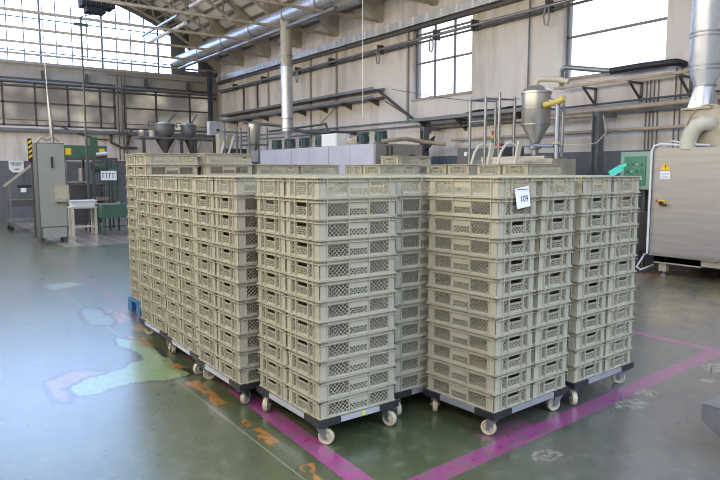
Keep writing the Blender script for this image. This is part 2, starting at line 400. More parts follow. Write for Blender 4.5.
# back wall
w = MB()
w.b2((XL, YB, 0), (XW, YB + .3, 3.3))
struct('wall_back', w, M['wall'])
w = MB(); w.b2((XL, YB - .02, 5.02), (XW, YB + .3, 5.56)); w.b2((XL, YB - .10, 5.50), (XW, YB + .3, 5.6))
for x in (6.91,): w.b2((x - .14, YB - .06, 3.3), (x + .14, YB + .3, 5.02))
w.b2((10.72, YB - .02, 3.3), (XW, YB + .3, 5.02))
struct('beam_back', w, M['conc'])
def panel_bay(name, x0, x1, vx):
    f = MB(); y = YB + .06
    for x in vx: f.b2((x - .035, y - .04, 3.3), (x + .035, y + .02, 4.86))
    for z in (3.34, 4.15, 4.86): f.b2((x0, y - .04, z - .03), (x1, y + .02, z + .03))
    f.b2((x0, y - .02, 3.52), (x1, y + .02, 3.545))
    f.b2((x0, y - .09, 4.88), (x1, y + .1, 5.02))
    o = struct(name, f, M['steel'])
    MB().b2((x0, y + .03, 3.3), (x1, y + .04, 4.9)).build('pane', M['frost'], o)
    return o
panel_bay('window_3', XL, 6.77, [XL + .03, -.2, .8, 1.9, 2.9, 3.95, 5.05, 6.2, 6.73]); panel_bay('window_4', 7.05, 10.72, [7.08, 8.35, 9.75, 10.68])
f = MB(); Y = YB + .03
def arc_pts(x0, x1, r, y, n=24): return [(x0 + (x1 - x0) * i / n, y, zr(r, x0 + (x1 - x0) * i / n)) for i in range(n + 1)]
x = 9.04
cols_x = []
while x > -2: cols_x.append(x); x -= .536
for i, x in enumerate(cols_x):
    t = .035 if i % 2 == 1 and i % 4 == 1 else .018
    f.b2((x - t, Y, 5.6), (x + t, Y + .06, zr(9.5, x)))
for z in (5.98, 7.15):
    xe = 4.3 + math.sqrt(9.6 ** 2 - (z + 1) ** 2)
    f.b2((XL, Y, z - .018), (min(9.04, xe), Y + .05, z + .018))
f.b2((XL, Y, 5.56), (9.04, Y + .08, 5.62))
wb = struct('window_5', f, M['steelb'])
g = MB(); pts = [(XL, Y + .03, 5.6), (9.04, Y + .03, 5.6)] + arc_pts(9.04, XL, 9.55, Y + .03)
g.poly(pts, (0, .006, 0)); g.build('pane', M['glass'], wb)
f = MB()
f.poly([(9.04, YB, 5.6), (9.58, YB, 5.6), (9.58, YB, zr(9.7, 9.58)), (9.04, YB, zr(9.7, 9.04))], (0, .1, 0))
f.poly([(9.58, YB, 5.6), (10.2, YB, 5.6), (10.2, YB, 5.76), (9.58, YB, 5.76)], (0, .1, 0))
f.poly([(10.2, YB, 5.6), (11, YB, 5.6), (11, YB, zr(9.9, 10.99)), (10.2, YB, zr(9.9, 10.2))], (0, .1, 0))
ga = arc_pts(XL, 11.0, 9.42, YB - .02); gb = arc_pts(XL, 11.0, 10.1, YB - .02)
for i in range(24): f.poly([ga[i], ga[i + 1], gb[i + 1], gb[i]], (0, .12, 0))
struct('wall_gable', f, M['steelb'])
f = MB(); f.b2((9.58, Y, 5.76), (9.62, Y + .05, 6.9)); f.b2((10.16, Y, 5.76), (10.2, Y + .05, 6.6)); f.b2((9.58, Y, 5.76), (10.2, Y + .05, 5.8))
o = struct('window_6', f, M['steelb']); MB().b2((9.6, Y + .02, 5.78), (10.18, Y + .026, 6.9)).build('pane', M['glass'], o)
# roof
def P_(r, t, y): return (4.3 + r * math.sin(t), y, -1 + r * math.cos(t))
T0, T1 = R(-43), R(43.4)
def vault(ta, tb, r0, r1, n):
    m = MB(); vs = []
    for rr in (r0, r1):
        for i in range(n + 1):
            t = ta + (tb - ta) * i / n; vs += [P_(rr, t, YF), P_(rr, t, YB + .3)]
    fs = []; o2 = (n + 1) * 2
    for i in range(n):
        a = 2 * i; fs += [(a, a + 1, a + 3, a + 2), (o2 + a, o2 + a + 2, o2 + a + 3, o2 + a + 1)]
    m.add(vs, fs, True); return m
rv = struct('roof_vault', vault(T0, R(-25), 10.05, 10.2, 14), M['roof'])
vault(R(13), T1, 10.05, 10.2, 24).build('slope_panel', M['roof'], rv)
vault(R(-25), R(13), 10.1, 10.104, 20).build('added_rooflight_pane', M['glass'], rv)  # rooflight strip added out of view, for top light and blue floor sheen
pl = MB()
for i in range(31):
    t = T0 + (T1 - T0) * (i + .5) / 31; a = P_(10.0, t, YF); b = P_(10.0, t, YB)
    pl.bar(a, b, .06, .10, up=(math.sin(t), 0, math.cos(t)))
struct('roof_purlins', pl, M['purlin'])
TY = [25.72 - 2.24 * k for k in range(11)]
for k, y in enumerate(TY):
    tr = MB(); N = 44; tg = math.asin(5.75 / 9.7)
    for r_, w_, h_ in ((9.5, .14, .05), (9.93, .14, .05)):
        ts = [-tg + 2 * tg * i / N for i in range(N + 1)]
        for i in range(N):
            t = (ts[i] + ts[i + 1]) / 2; tr.bar(P_(r_, ts[i], y), P_(r_, ts[i + 1] + .002, y), w_, h_, up=(math.sin(t), 0, math.cos(t)))
    for i in range(N):
        a, b = (9.5, 9.93) if i % 2 else (9.93, 9.5)
        tr.bar(P_(a, ts[i], y), P_(b, ts[i + 1], y), .05, .05)
    for sgn in (1, -1):
        X = lambda v: 4.3 + sgn * v
        tr.poly([(X(5.4), y - .11, zr(9.5, X(5.4))), (X(6.1), y - .11, zr(9.5, X(6.1)) - .06), (X(6.62), y - .11, 5.78), (X(6.69), y - .11, 5.78), (X(6.69), y - .11, zr(10.02, X(6.69))), (X(5.4), y - .11, zr(10.02, X(5.4)))], (0, .22, 0))
    struct('roof_truss', tr, M['truss'])
    tb = MB(); tb.bar((-2.3, y, 5.82), (10.95, y, 5.82), .07, .07)
    struct('beam_tie', tb, M['rust'])

# ------------------------------------------------------------------ services on the right wall
def seg(name, label, cat, mb, m, group=None): return tag(mb.build(name, m), label, cat, group)
d = thing('cable_duct', 'shiny galvanised cable duct running high along the right wall under the roof', 'duct', (10.9, 18, 5.5))
MB().b2((-.09, -10, -.10), (.09, 7.8, .10)).build('casing', M['galv'], d)
for i in range(34): MB().b2((-.10, -9.9 + i * .53, -.105), (-.09, -9.83 + i * .53, .105)).build('joint_strap', M['white'], d)
MB().b2((-.04, -10, -.20), (.09, 7.8, -.13)).build('support_rail', M['steel'], d)
d = thing('pipe_rail', 'long grey pipe rail at window-head height along the right wall', 'pipe', (10.8, 15, 5.0))
MB().tube([(0, -12, 0), (0, 10.5, 0)], .035).build('pipe', M['zinc'], d)
MB().tube([(.08, -12, -.07), (.08, 10.5, -.07)], .025).build('cable', M['steel'], d)
for y in (-8.5, -6.3, -4.2, -2.9, -.6, 1.9, 4, 6.5, 9): MB().b2((-.02, y - .02, -.1), (.2, y + .02, .14)).build('bracket', M['steel'], d)
for y in (-6.3, -2.8, -.6, 3.9):
    MB().tube([(.0, y, 0), (-.02, y + .05, -.2), (-.02, y + .02, -.36), (-.02, y - .06, -.38), (-.02, y - .1, -.25), (0, y - .06, 0)], .02, 6).build('cable_loop', M['zinc'], d)
d = thing('cable_tray', 'dark double cable tray sagging along right wall behind the steel chimney', 'cable tray', (10.8, 19, 3.9))
for z, nm in ((.03, 'tray'), (-.2, 'tray')):
    m_ = MB(); m_.b2((-.22, -4.7, z - .03), (.15, 5.9, z - .015)); m_.b2((-.24, -4.7, z - .03), (-.22, 5.9, z + .05)); m_.b2((.14, -4.7, z - .03), (.15, 5.9, z + .05)); m_.build(nm, M['steelb'], d)
for i in range(8): MB().poly([(.2, -4.4 + i * 1.35, -.24), (-.22, -4.4 + i * 1.35, -.24), (.2, -4.4 + i * 1.35, -.40)], (0, .04, 0)).build('bracket', M['steel'], d)
m_ = MB()
for k in range(3): m_.tube([(-.1 + k * .06, -4.6, .04), (-.1 + k * .06, -5.0, -.2), (-.1 + k * .06, -6.2, -.9), (-.1 + k * .06, -6.5, -.95)], .015, 6)
m_.build('cable', M['steel'], d)
d = thing('cable_tray', 'grey cable tray below the small-paned window carrying black cables', 'cable tray', (10.8, 10.5, 2.95))
m_ = MB(); m_.b2((-.2, -1.7, -.03), (.15, 2.2, -.01)); m_.b2((-.22, -1.7, -.03), (-.2, 2.2, .05)); m_.build('tray', M['steelb'], d)
m_ = MB(); 
for k in range(4): m_.tube([(-.12 + .06 * k, 2.0 - 3.6 * i / 12, .03 + .05 * (1 if i > 5 else 0) + .015 * math.sin(i * 2 + k)) for i in range(13)], .025, 6)
m_.build('cable', M['black'], d)
for y in (-1.2, .6, 1.9): MB().poly([(.2, y, -.04), (-.2, y, -.04), (.18, y, -.32), (.2, y, -.32)], (0, .04, 0)).build('bracket', M['steel'], d)
# pipes
seg('service_pipe', 'thin grey pipe along the right wall above the oven row', 'pipe', MB().tube([(10.85, 25.2, 3.05), (10.85, 12.6, 2.98), (10.85, 12.4, 2.75), (10.85, 3, 2.75)], .025, 8), M['steelb'])
seg('service_pipe', 'second thin grey pipe just below the first along the right wall', 'pipe', MB().tube([(10.85, 25.2, 2.9), (10.85, 9, 2.82)], .02, 8), M['steelb'])
seg('heating_pipe', 'thick tan pipe crossing the wall behind the large bare duct', 'pipe', MB().tube([(10.8, 8.6, 2.80), (10.8, 2.5, 2.87)], .045, 10), M['tan'])
seg('service_cable', 'dark cable line just above the thick tan pipe', 'pipe', MB().tube([(10.8, 8.7, 2.92), (10.8, 2.5, 2.98)], .02, 8), M['steel'])
seg('lower_pipe', 'lower brown pipe on the wall just above the grey wainscot paint', 'pipe', MB().tube([(10.8, 11.4, 2.42), (10.8, 5.2, 2.42)], .035, 10), M['tan'])
seg('bracket_rail', 'long tan rail on triangular brackets below the large blank window', 'rail', MB().b2((10.6, 3.5, 3.28), (10.66, 8.3, 3.33)), M['tan'])
for y, w_ in ((7.6, 'leftmost, beneath the blank window'), (6.65, 'middle, left of the conduits'), (5.75, 'rightmost, touching the silver duct')):
    seg('pipe_bracket', 'dark triangular wall bracket, ' + w_, 'bracket', MB().bar((11, y, 3.25), (10.56, y, 3.25), .04, .035).bar((10.97, y, 3.25), (10.97, y, 2.93), .04, .035).bar((10.6, y, 3.24), (10.97, y, 2.95), .03, .035), M['steel'])
d = thing('insulated_pipe', 'pale pipe turning into thick black insulation below the blank window', 'pipe', (10.7, 7.5, 3.5))
MB().tube([(.1, .75, -.20), (.05, .72, -.05), (0, .68, .16), (0, .6, .2), (0, -.42, .0)], .05, 12).build('pale_section', M['zinc'], d)
MB().tube([(0, -.40, 0), (0, -1.0, .01), (0, -1.55, 0), (.05, -1.62, .0), (.25, -1.64, -.02)], .062, 12).build('black_insulation', M['black'], d)
cond = [(6.55, 'first'), (6.48, 'second'), (6.41, 'third'), (6.33, 'fourth')]
for i, (y, nme) in enumerate(cond):
    seg('conduit', f'{nme} from left of four thin grey conduits above the green control box', 'conduit', MB().tube([(10.985, y, 2.0), (10.985, y, 3.28)], .013, 6), M['steelb'], 'conduits above the green control box')
for i, y in enumerate((6.02, 5.93)):
    seg('conduit', ('left' if i == 0 else 'right') + ' one of two thin grey conduits beside the silver duct', 'conduit', MB().tube([(10.985, y, 1.6), (10.985, y, 3.45)], .013, 6), M['steelb'], 'conduits beside the silver duct')
seg('conduit', 'grey conduit rising up the wall right of the small-paned window', 'conduit', MB().tube([(10.95, 9.3, 2.9), (10.95, 9.25, 3.5), (10.95, 9.25, 6.3)], .018, 6), M['steelb'])
for y, z0, z1, lb in ((13.3, 3.0, 5.4, 'thin conduit hugging the left edge of the small-paned window'), (16.75, 2.2, 5.5, 'grey wall post between chimney and small-paned window'), (18.3, 2.2, 5.4, 'grey wall post just right of the steel chimney'), (21.3, 3.9, 5.3, 'pale wall post left of the steel chimney'), (22.2, 3.9, 4.95, 'dark wall post, second from the far corner'), (23.4, 3.9, 4.95, 'dark wall post closest to the far corner')):
    seg('slim_post', lb, 'post', MB().b2((10.94, y - .025, z0), (10.99, y + .025, z1)), M['steel' if 'dark' in lb else 'postgrey'])
# steel post brackets
for (y, lb) in ((11.95, 'grey steel post standing right of the oven row end panel'), (7.12, 'grey steel post between silo and green control box')):
    d = thing('steel_post', lb, 'post', (10.4, y, 0))
    m_ = MB(); m_.b2((-.09, -.07, 0), (.09, -.055, 2.75)); m_.b2((-.09, .055, 0), (.09, .07, 2.75)); m_.b2((-.012, -.06, 0), (.012, .06, 2.75)); m_.build('column', M['steelb'], d)
    MB().b2((-.06, -.05, 2.66), (.5, .05, 2.75)).build('arm', M['steelb'], d)
    if y > 8: MB().poly([(-.1, -.12, 2.35), (-.1, -.45, 2.5), (-.1, -.35, 2.3), (-.1, -.12, 2.15)], (.05, 0, 0)).build('junction_box', M['black'], d)
    else: MB().bar((0, 0, 2.7), (.1, 2.0, 2.72), .06, .05).build('crossbar', M['tan'], d)
# hanging cord and lights
seg('hanging_cord', 'thin white cord hanging straight down in front of right wall', 'cord', MB().tube([(7.0, 9.8, 8.1), (7.0, 9.8, 2.65)], .006, 6), M['white'])
# ------------------------------------------------------------------ big round duct and chimneys
d = thing('ventilation_duct', 'large shiny round duct under the roof running into the gable wall', 'duct', (9.2, 20, 6.1))
MB().tube([(0, -13, .1), (0, 6.2, 0)], .21, 28).build('duct_body', M['galv'], d)
for y in (-11, -9, -7, -5.2, -3.4, -1.2, 1.0, 3.2, 5.2): MB().lathe([(.21, -.02), (.222, -.02), (.222, .02), (.21, .02)], (0, y, .03), 28, 'y').build('joint_ring', M['zinc'], d)
MB().tube([(-.05, -6, -.3), (-.05, 5.5, -.32)], .06, 12).build('lower_pipe', M['zinc'], d)
d = thing('steel_chimney', 'tall bright steel chimney rising from the oven row to the roof duct', 'chimney', (9.2, 16.7, 2.3))
MB().tube([(0, 0, .55), (0, 0, 2.45)], .17, 24).build('lower_pipe', M['galv'], d)
MB().tube([(0, 0, 2.45), (0, 0, 3.75)], .165, 24).build('upper_pipe', M['truss'], d)
MB().lathe([(.10, 0), (.10, .42), (.17, .55)], (0, 0, 0), 24).build('reducer', M['galv'], d)
for z in (.62, .9, 2.42, 2.7): MB().lathe([(.17, -.02), (.185, -.02), (.185, .02), (.17, .02)], (0, 0, z), 24).build('joint_ring', M['zinc'], d)
for x, y0, y1, z, lb in ((7.75, 16.5, 20.4, 6.95, 'nearer'), (7.8, 21.0, 24.9, 6.55, 'farther')):
    d = thing('tube_light', lb + ' pair of long unlit tube lamps hanging under the left roof slope', 'lamp', (x, (y0 + y1) / 2, z), 0, 'tube lamps under the roof')
    h = (y1 - y0) / 2
    MB().tube([(0, -h, 0), (0, h, 0)], .06, 12).build('lamp_tube', M['white'], d); MB().b2((-.3, -h, .18), (-.22, h, .24)).build('rail', M['zinc'], d)
    m_ = MB()
    for yy in (-h * .7, h * .7): m_.bar((0, yy, .05), (-.26, yy, .2), .03, .03); m_.bar((-.26, yy, .2), (-.26, yy, 1.6 if z < 6.7 else 1.2), .015, .015)
    m_.build('hanger', M['steel'], d)
d = thing('unit_heater', 'dark bulky unit heater hanging in front of the arched window', 'heater', (4.2, 17.6, 6.0))
m_ = MB(); m_.box((0, 0, 0), (.78, .5, .36)); m_.box((-.05, 0, -.24), (.46, .4, .16)); m_.build('housing', M['rock'], d)
m_ = MB()
for i in range(6): m_.box((-.3 + i * .12, -.27, 0), (.015, .04, .3))
m_.build('louvre', M['steel'], d); MB().bar((0, 0, .18), (0, 0, 2.2), .04, .04).build('hanger_rod', M['steel'], d)

# right-hand duct, fan
d = thing('exhaust_fan', 'cream centrifugal exhaust fan with big elbow on the stainless machine', 'fan', (10.05, 4.9, 2.02))
prof = [(.30, -.16), (.34, -.16), (.34, .16), (.30, .16)]
m_ = MB(); m_.lathe([(0.001, -.15), (.33, -.15), (.33, .15), (.001, .15)], (0, -.02, .30), 28, 'x'); m_.b2((-.13, .06, .28), (.13, .36, .58)); m_.b2((-.12, -.1, 0), (.12, .2, .1)); m_.build('volute', M['fan'], d)
m_ = MB(); m_.lathe([(.33, -.17), (.35, -.17), (.35, -.15), (.33, -.15)], (0, -.02, .30), 28, 'x'); m_.b2((-.2, -.06, .58), (.2, .40, .61)); m_.build('flange', M['fan'], d)
MB().tube([(-.28, .22, -.02), (-.28, .21, .1), (-.28, .17, .22), (-.27, .1, .32), (-.24, .02, .36), (-.17, -.02, .36), (-.1, -.03, .34)], .115, 16).build('elbow', M['cream'], d)
MB().tube([(0, -.35, .42), (.02, -.7, .34)], [.19, .17], 18).build('inlet_hose', M['cream'], d)
d = thing('round_duct', 'large silver round duct rising from the cream fan past the ceiling', 'duct', (10.05, 5.06, 2.63))
sq = [(-.15, -.15), (.15, -.15), (.15, .17), (-.15, .17)]
m_ = MB(); vs = []
for k in range(16):
    t = 2 * math.pi * k / 16 + math.pi / 4
    c_, s_ = math.cos(t), math.sin(t); mm = max(abs(c_), abs(s_)); vs.append((.16 * c_ / mm, .16 * s_ / mm, 0))
for k in range(16):
    t = 2 * math.pi * k / 16 + math.pi / 4; vs.append((.155 * math.cos(t), .155 * math.sin(t), .3))
m_.add(vs, [(k, (k + 1) % 16, 16 + (k + 1) % 16, 16 + k) for k in range(16)]); m_.build('square_adapter', M['galv'], d)
MB().lathe([(.155, .3), (.155, .36), (.225, .55), (.225, 3.6)], (0, 0, 0), 28).build('duct_pipe', M['galv'], d)
for z, r_ in ((.33, .16), (.57, .226), (.63, .226), (1.06, .226), (1.12, .226), (1.75, .226), (2.4, .226)):
    MB().lathe([(r_, -.012), (r_ + .012, -.012), (r_ + .012, .012), (r_, .012)], (0, 0, z), 28).build('joint_ring', M['zinc'], d)

# ------------------------------------------------------------------ stainless machine on the right
d = thing('stainless_machine', 'big stainless steel machine housing with yellow rotary switch at right', 'machine', (9.7, 4.5, 0))
MB().b2((0, -3.2, .32), (1.05, 1.12, 2.02)).build('housing', M['stainb'], d)
dr = MB().b2((-.02, -2.2, .36), (0, 1.06, 1.98)).build('door', M['stainb'], d)
m_ = MB(); m_.b2((-.004, -.004, 0), (.004, .004, 0)); 
hp = MB().b2((-.045, .87, 1.11), (-.02, .97, 1.21)).build('switch_plate', M['yellow'], dr)
MB().tube([(-.045, .92, 1.16), (-.075, .92, 1.16)], .035, 12).build('rotary_switch', M['black'], d)
MB().box((-.085, .88, 1.14), (.03, .10, .03)).build('switch_lever', M['black'], d)
MB().tube([(-.045, 1.0, 1.19), (-.055, 1.0, 1.19)], .018, 10).build('red_button', M['red'], d)
st = MB().b2((-.023, .82, 1.54), (-.02, .98, 1.66)).build('label_plate', M['paper'], d)
wt = MB().poly([(-.022, .985, 1.68), (-.022, .815, 1.68), (-.022, .90, 1.81)], (-.003, 0, 0)).build('warning_triangle', M['yellow'], d)
MB().poly([(-.0255, .905, 1.70), (-.0255, .88, 1.74), (-.0255, .90, 1.74), (-.0255, .893, 1.78), (-.0255, .915, 1.745), (-.0255, .898, 1.745)], (-.002, 0, 0)).build('lightning_mark', M['ink'], d)
m_ = MB()
for k in range(4): m_.b2((-.0245, .84, 1.56 + k * .022), (-.023, .96, 1.565 + k * .022))
m_.build('label_print', M['steelb'], st)
m_ = MB(); m_.tube([(-.03, 1.13, .34), (-.03, 1.13, 1.98), (-.02, 1.1, 2.06), (0, 1.0, 2.09), (.1, .7, 2.06), (.2, .4, 2.05)], .018, 8); m_.tube([(.2, 1.0, 2.04), (.1, .9, 2.14), (.05, .6, 2.08), (.1, .3, 2.05)], .012, 6); m_.build('white_cable', M['white'], d)
m_ = MB(); m_.b2((.04, .3, .2), (.95, 1.05, .32)); m_.b2((.04, -3.1, .22), (.12, 1.05, .32)); m_.build('base_frame', M['fan'], d)
for x, y in ((.12, .92), (.9, .92), (.12, -1.2), (.9, -1.2), (.12, -3), (.9, -3)):
    g = MB().b2((x - .05, y - .06, .07), (x + .05, y + .06, .22)).build('leg', M['fan'], d)
    MB().lathe([(.001, 0), (.05, 0), (.05, .02), (.015, .03), (.015, .08)], (x, y, 0), 12).build('foot', M['zinc'], g)
m_ = MB(); m_.tube([(.2, 1.3, .3), (0, 1.32, .1), (.05, 1.28, .05), (.3, 1.2, .12)], .018, 6); m_.build('drain_hose', M['white'], d)
d = thing('control_box', 'green control box with dark green button panel left of the stainless machine', 'control box', (10.45, 6.32, 0))
MB().b2((-.08, -.27, 1.35), (.08, .29, 2.0)).build('housing', M['greenp'], d)
pn = MB().b2((-.1, -.19, 1.42), (-.08, .21, 1.92)).build('panel', M['greend'], d)
for r_ in range(3):
    for c_ in range(4): MB().tube([(-.1, -.13 + c_ * .09, 1.54 + r_ * .12), (-.12, -.13 + c_ * .09, 1.54 + r_ * .12)], .015, 8).build('button', M['steel' if (r_ + c_) % 3 else 'white'], pn)
m_ = MB(); m_.b2((0, -.15, 0), (.06, -.09, 1.35)); m_.b2((0, .11, 0), (.06, .17, 1.35)); m_.build('stand', M['steel'], d)
d = thing('valve_station', 'small pale steel dosing unit with red and green knobs beside stainless machine', 'machine', (9.9, 6.15, 0))
MB().b2((-.2, -.25, .35), (.2, .25, 1.0)).build('body', M['stain'], d)
m_ = MB()
for x, y in ((-.17, -.22), (.17, -.22), (-.17, .22), (.17, .22)): m_.b2((x - .02, y - .02, 0), (x + .02, y + .02, .35))
m_.build('legs_frame', M['steel'], d)
MB().tube([(-.1, .0, 1.0), (-.1, 0, 1.2)], .025, 8).build('knob_stem', M['sgreen'], d); MB().tube([(-.1, 0, 1.2), (-.1, 0, 1.27)], .035, 10).build('red_knob', M['red'], d)

# bottom right box
d = thing('metal_box', 'grey sheet metal box corner at the bottom right of the aisle', 'box', (3.72, 1.0, 0))
MB().poly([(0, .78, .30), (0, .78, .20), (0, .56, .06), (0, .0, .06), (0, .0, .30)], (.6, 0, 0)).build('housing', M['steelb'], d)
MB().b2((-.004, -.0, .30), (.6, .784, .304)).build('top_sheet', M['zinc'], d)
for y, z in ((.75, .28), (.75, .22), (.68, .28), (.68, .17), (.56, .28)):
    MB().lathe([(.001, -.004), (.006, -.004), (.006, 0)], (0, y, z), 8, 'x').build('rivet', M['zinc'], d)
MB().b2((.05, .05, 0), (.55, .5, .06)).build('foot', M['steel'], d)

# ------------------------------------------------------------------ silo, frame, ladder
d = thing('hopper_silo', 'shiny stainless silo with conical bottom held by a steel frame', 'silo', (9.3, 7.65, 0))
MB().lathe([(.06, 2.13), (.255, 2.5), (.255, 3.05)], (0, 0, 0), 32).build('body', M['stain'], d)
MB().lathe([(.27, 3.05), (.27, 3.08), (.2, 3.15), (.10, 3.19), (.001, 3.2)], (0, 0, 0), 32).build('dome', M['stain'], d)
for z in (2.5, 2.78, 3.05): MB().lathe([(.255, -.012), (.268, -.012), (.268, .012), (.255, .012)], (0, 0, z), 32).build('band', M['zinc'], d)
MB().lathe([(.06, 1.95), (.06, 2.05), (.11, 2.07), (.11, 2.12), (.09, 2.14)], (0, 0, 0), 18).build('outlet_valve', M['zinc'], d)
MB().tube([(0, 0, 3.2), (.0, .0, 3.27), (.02, -.08, 3.3), (.05, -.35, 3.27), (.1, -.6, 3.2)], .05, 12).build('top_hose', M['hose'], d)
MB().tube([(-.1, -.27, 2.82), (-.12, -.6, 2.86), (-.1, -.68, 2.9)], .055, 12).build('yellow_hose', M['yhose'], d)
d = thing('silo_frame', 'grey tubular steel frame around the stainless silo', 'frame', (9.3, 7.75, 0))
for x, y, h in ((-.4, 1.15, 3.05), (-.4, .75, 3.05), (.35, -.42, 3.0), (-.35, .45, 3.1), (.4, .75, 3.1), (.3, 1.15, 3.1)): MB().tube([(x, y, 0), (x, y, h)], .028, 8).build('post', M['zinc'], d)
for a, b in (((-.4, 1.15, 3.02), (-.4, .75, 3.02)), ((-.4, 1.15, 2.6), (-.4, .75, 2.6)), ((-.4, .75, 3.02), (.4, .75, 3.05)), ((-.4, 1.15, 3.02), (.3, 1.15, 3.05)), ((-.35, .32, 2.12), (.35, -.45, 2.12)), ((-.4, 1.15, 2.1), (-.35, .32, 2.1))): MB().tube([a, b], .022, 8).build('rail', M['zinc'], d)
d = thing('vertical_pipe', 'pale vertical pipe with bent top standing right of the silo', 'pipe', (9.2, 7.1, 0))
MB().tube([(0, 0, 0), (0, 0, 2.78), (0, .05, 2.86), (-.02, .16, 2.88)], .045, 12).build('pipe', M['zinc'], d)
MB().tube([(0, .05, 2.1), (0, .5, 2.12)], .03, 8).build('branch', M['zinc'], d)
MB().lathe([(.045, -.02), (.07, -.02), (.07, .02), (.045, .02)], (0, 0, 2.15), 14).build('coupling', M['hose'], d)
seg('slack_hose', 'thin white hose sagging from the vertical pipe to the steel post', 'hose', MB().tube([(9.2, 6.95, 2.12), (9.4, 6.7, 2.1), (9.7, 6.65, 2.15), (10.1, 6.75, 2.35), (10.3, 6.95, 2.66)], .01, 6), M['hose'])
d = thing('dosing_hopper', 'wide grey hopper trough beneath the silo outlet', 'hopper', (9.25, 7.9, 0))
MB().poly([(-.3, -.55, 1.2), (-.3, .55, 1.2), (-.3, .75, 1.93), (-.3, -.75, 1.93)], (.6, 0, 0)).build('trough', M['stain'], d)
MB().b2((-.35, -.95, 1.55), (.3, -.6, 1.88)).build('rusty_box', M['fan'], d); MB().b2((-.3, -.5, 0), (.3, .5, 1.2)).build('base', M['steelb'], d)
d = thing('mixing_machine', 'dark grey machine cabinet behind the cream ladder', 'machine', (9.9, 9.3, 0))
MB().b2((-.4, -.55, 0), (.4, .55, 2.15)).build('body', M['cabside'], d); MB().b2((-.43, .25, 1.98), (-.4, .33, 2.06)).build('display', M['white'], d)
MB().b2((-.44, -.5, .3), (-.4, .1, 1.9)).build('door', M['steelb'], d)
d = thing('signal_tower', 'small red and green signal light on the dark grey machine', 'signal light', (9.65, 9.0, 2.15))
MB().tube([(0, 0, 0), (0, 0, .09)], .015, 8).build('stem', M['steelb'], d); MB().tube([(0, 0, .09), (0, 0, .17)], .035, 12).build('green_lens', M['sgreen'], d)
MB().tube([(0, 0, .17), (0, 0, .24)], .035, 12).build('yellow_lens', M['yellow'], d); MB().tube([(0, 0, .24), (0, 0, .32)], .035, 12).build('red_lens', M['red'], d)
d = thing('hose_reel', 'reddish tangle of valves and hoses on the dark grey machine top', 'valve', (9.6, 8.8, 2.15))
m_ = MB(); 
for k in range(5): m_.tube([(.02 * k, .1 * math.cos(k + i) * .8, .1 + .1 * math.sin(k * 2 + i * 1.1)) for i in range(6)], .016, 6)
m_.build('hose_tangle', M['tan'], d); MB().b2((-.05, -.08, 0), (.1, .08, .06)).build('base', M['red'], d)
d = thing('step_ladder', 'cream step ladder with two arched handrails behind the crates', 'ladder', (8.3, 7.7, 0))
for s_ in (0, 1):
    yo = -.25 + s_ * .62
    MB().tube([(-.55, yo + .1, 0), (-.18, yo + .02, 1.75), (-.10, yo, 2.0), (-.02, yo - .02, 2.11), (.06, yo - .05, 2.14), (.16, yo - .08, 2.10), (.2, yo - .1, 2.0)], .022, 8).build('handrail', M['cream'], d)
    MB().bar((-.25, yo - .09, 0), (.22, yo - .12, 2.16), .04, .09).build('stile', M['cream'], d)
for k in range(7): MB().b2((-.24 + k * .067, -.36, .26 + k * .27), (-.08 + k * .067, .28, .29 + k * .27)).build('tread', M['cream'], d)

# ------------------------------------------------------------------ oven row
d = thing('tunnel_oven', 'long row of pale lilac steel oven sections along the right wall', 'oven', (8.45, 11.4, 0))
MB().b2((.02, 0, .1), (1.4, 5.6, 2.28)).build('housing', M['stain'], d)
for k in range(6): MB().b2((0, .02 + k * .93, .12), (.02, .93 + k * .93, 2.27)).build('panel', M['oven'], d)
ep = MB().b2((.02, -.03, .12), (1.38, 0, 2.27)).build('end_panel', M['stain'], d)
for x in (.32, .45): MB().b2((x, -.06, 2.0), (x + .04, -.03, 2.24)).build('handle', M['steel'], ep)
MB().b2((1.0, -.045, 1.9), (1.14, -.03, 2.05)).build('display', M['black'], ep)
m_ = MB(); m_.b2((0, -.05, 0), (1.4, 5.6, .1)); m_.build('plinth', M['steel'], d)
for y, x, lb in ((.3, .42, 'green motor nearest the end panel on the oven row'), (1.0, .42, 'green motor second from the end panel on the oven row'), (2.95, .45, 'green motor just left of the white box on the oven'), (3.8, .45, 'green motor midway between white box and steel chimney'), (4.5, .4, 'green motor just right of the steel chimney foot'), (5.3, .4, 'green motor just left of the steel chimney foot')):
    g = thing('electric_motor', lb, 'motor', (8.45 + x, 11.4 + y, 2.28), 0, 'green motors on the oven row')
    MB().b2((-.12, -.12, 0), (.12, .12, .05)).build('base', M['steel'], g)
    MB().lathe([(.001, .05), (.13, .05), (.13, .24), (.15, .26), (.15, .30), (.001, .31)], (0, 0, 0), 18).build('motor_housing', M['motor'], g)
    m_ = MB()
    for k in range(10): t = k * math.pi / 5; m_.bar((.135 * math.cos(t), .135 * math.sin(t), .07), (.135 * math.cos(t), .135 * math.sin(t), .22), .01, .03)
    m_.build('cooling_fins', M['motor'], g)
d2 = thing('white_box', 'white electrical box standing on top of the oven row', 'box', (8.95, 13.72, 2.28))
MB().b2((-.2, -.35, 0), (.2, .35, .33)).build('housing', M['white'], d2); MB().b2((-.215, -.3, .03), (-.2, .3, .3)).build('lid', M['white'], d2)
d2 = thing('flexible_hose', 'beige flexible hoses curving over the oven top', 'hose', (8.9, 12.9, 2.28))
for k in range(3): MB().tube([(.0 + .08 * k, -.5 + .1 * k, .03), (.02, -.3 + .1 * k, .2), (.1, 0 + .1 * k, .1 + .03 * k), (.15, .5, .12 + .04 * k)], .03, 8).build('hose', M['hose'], d2)
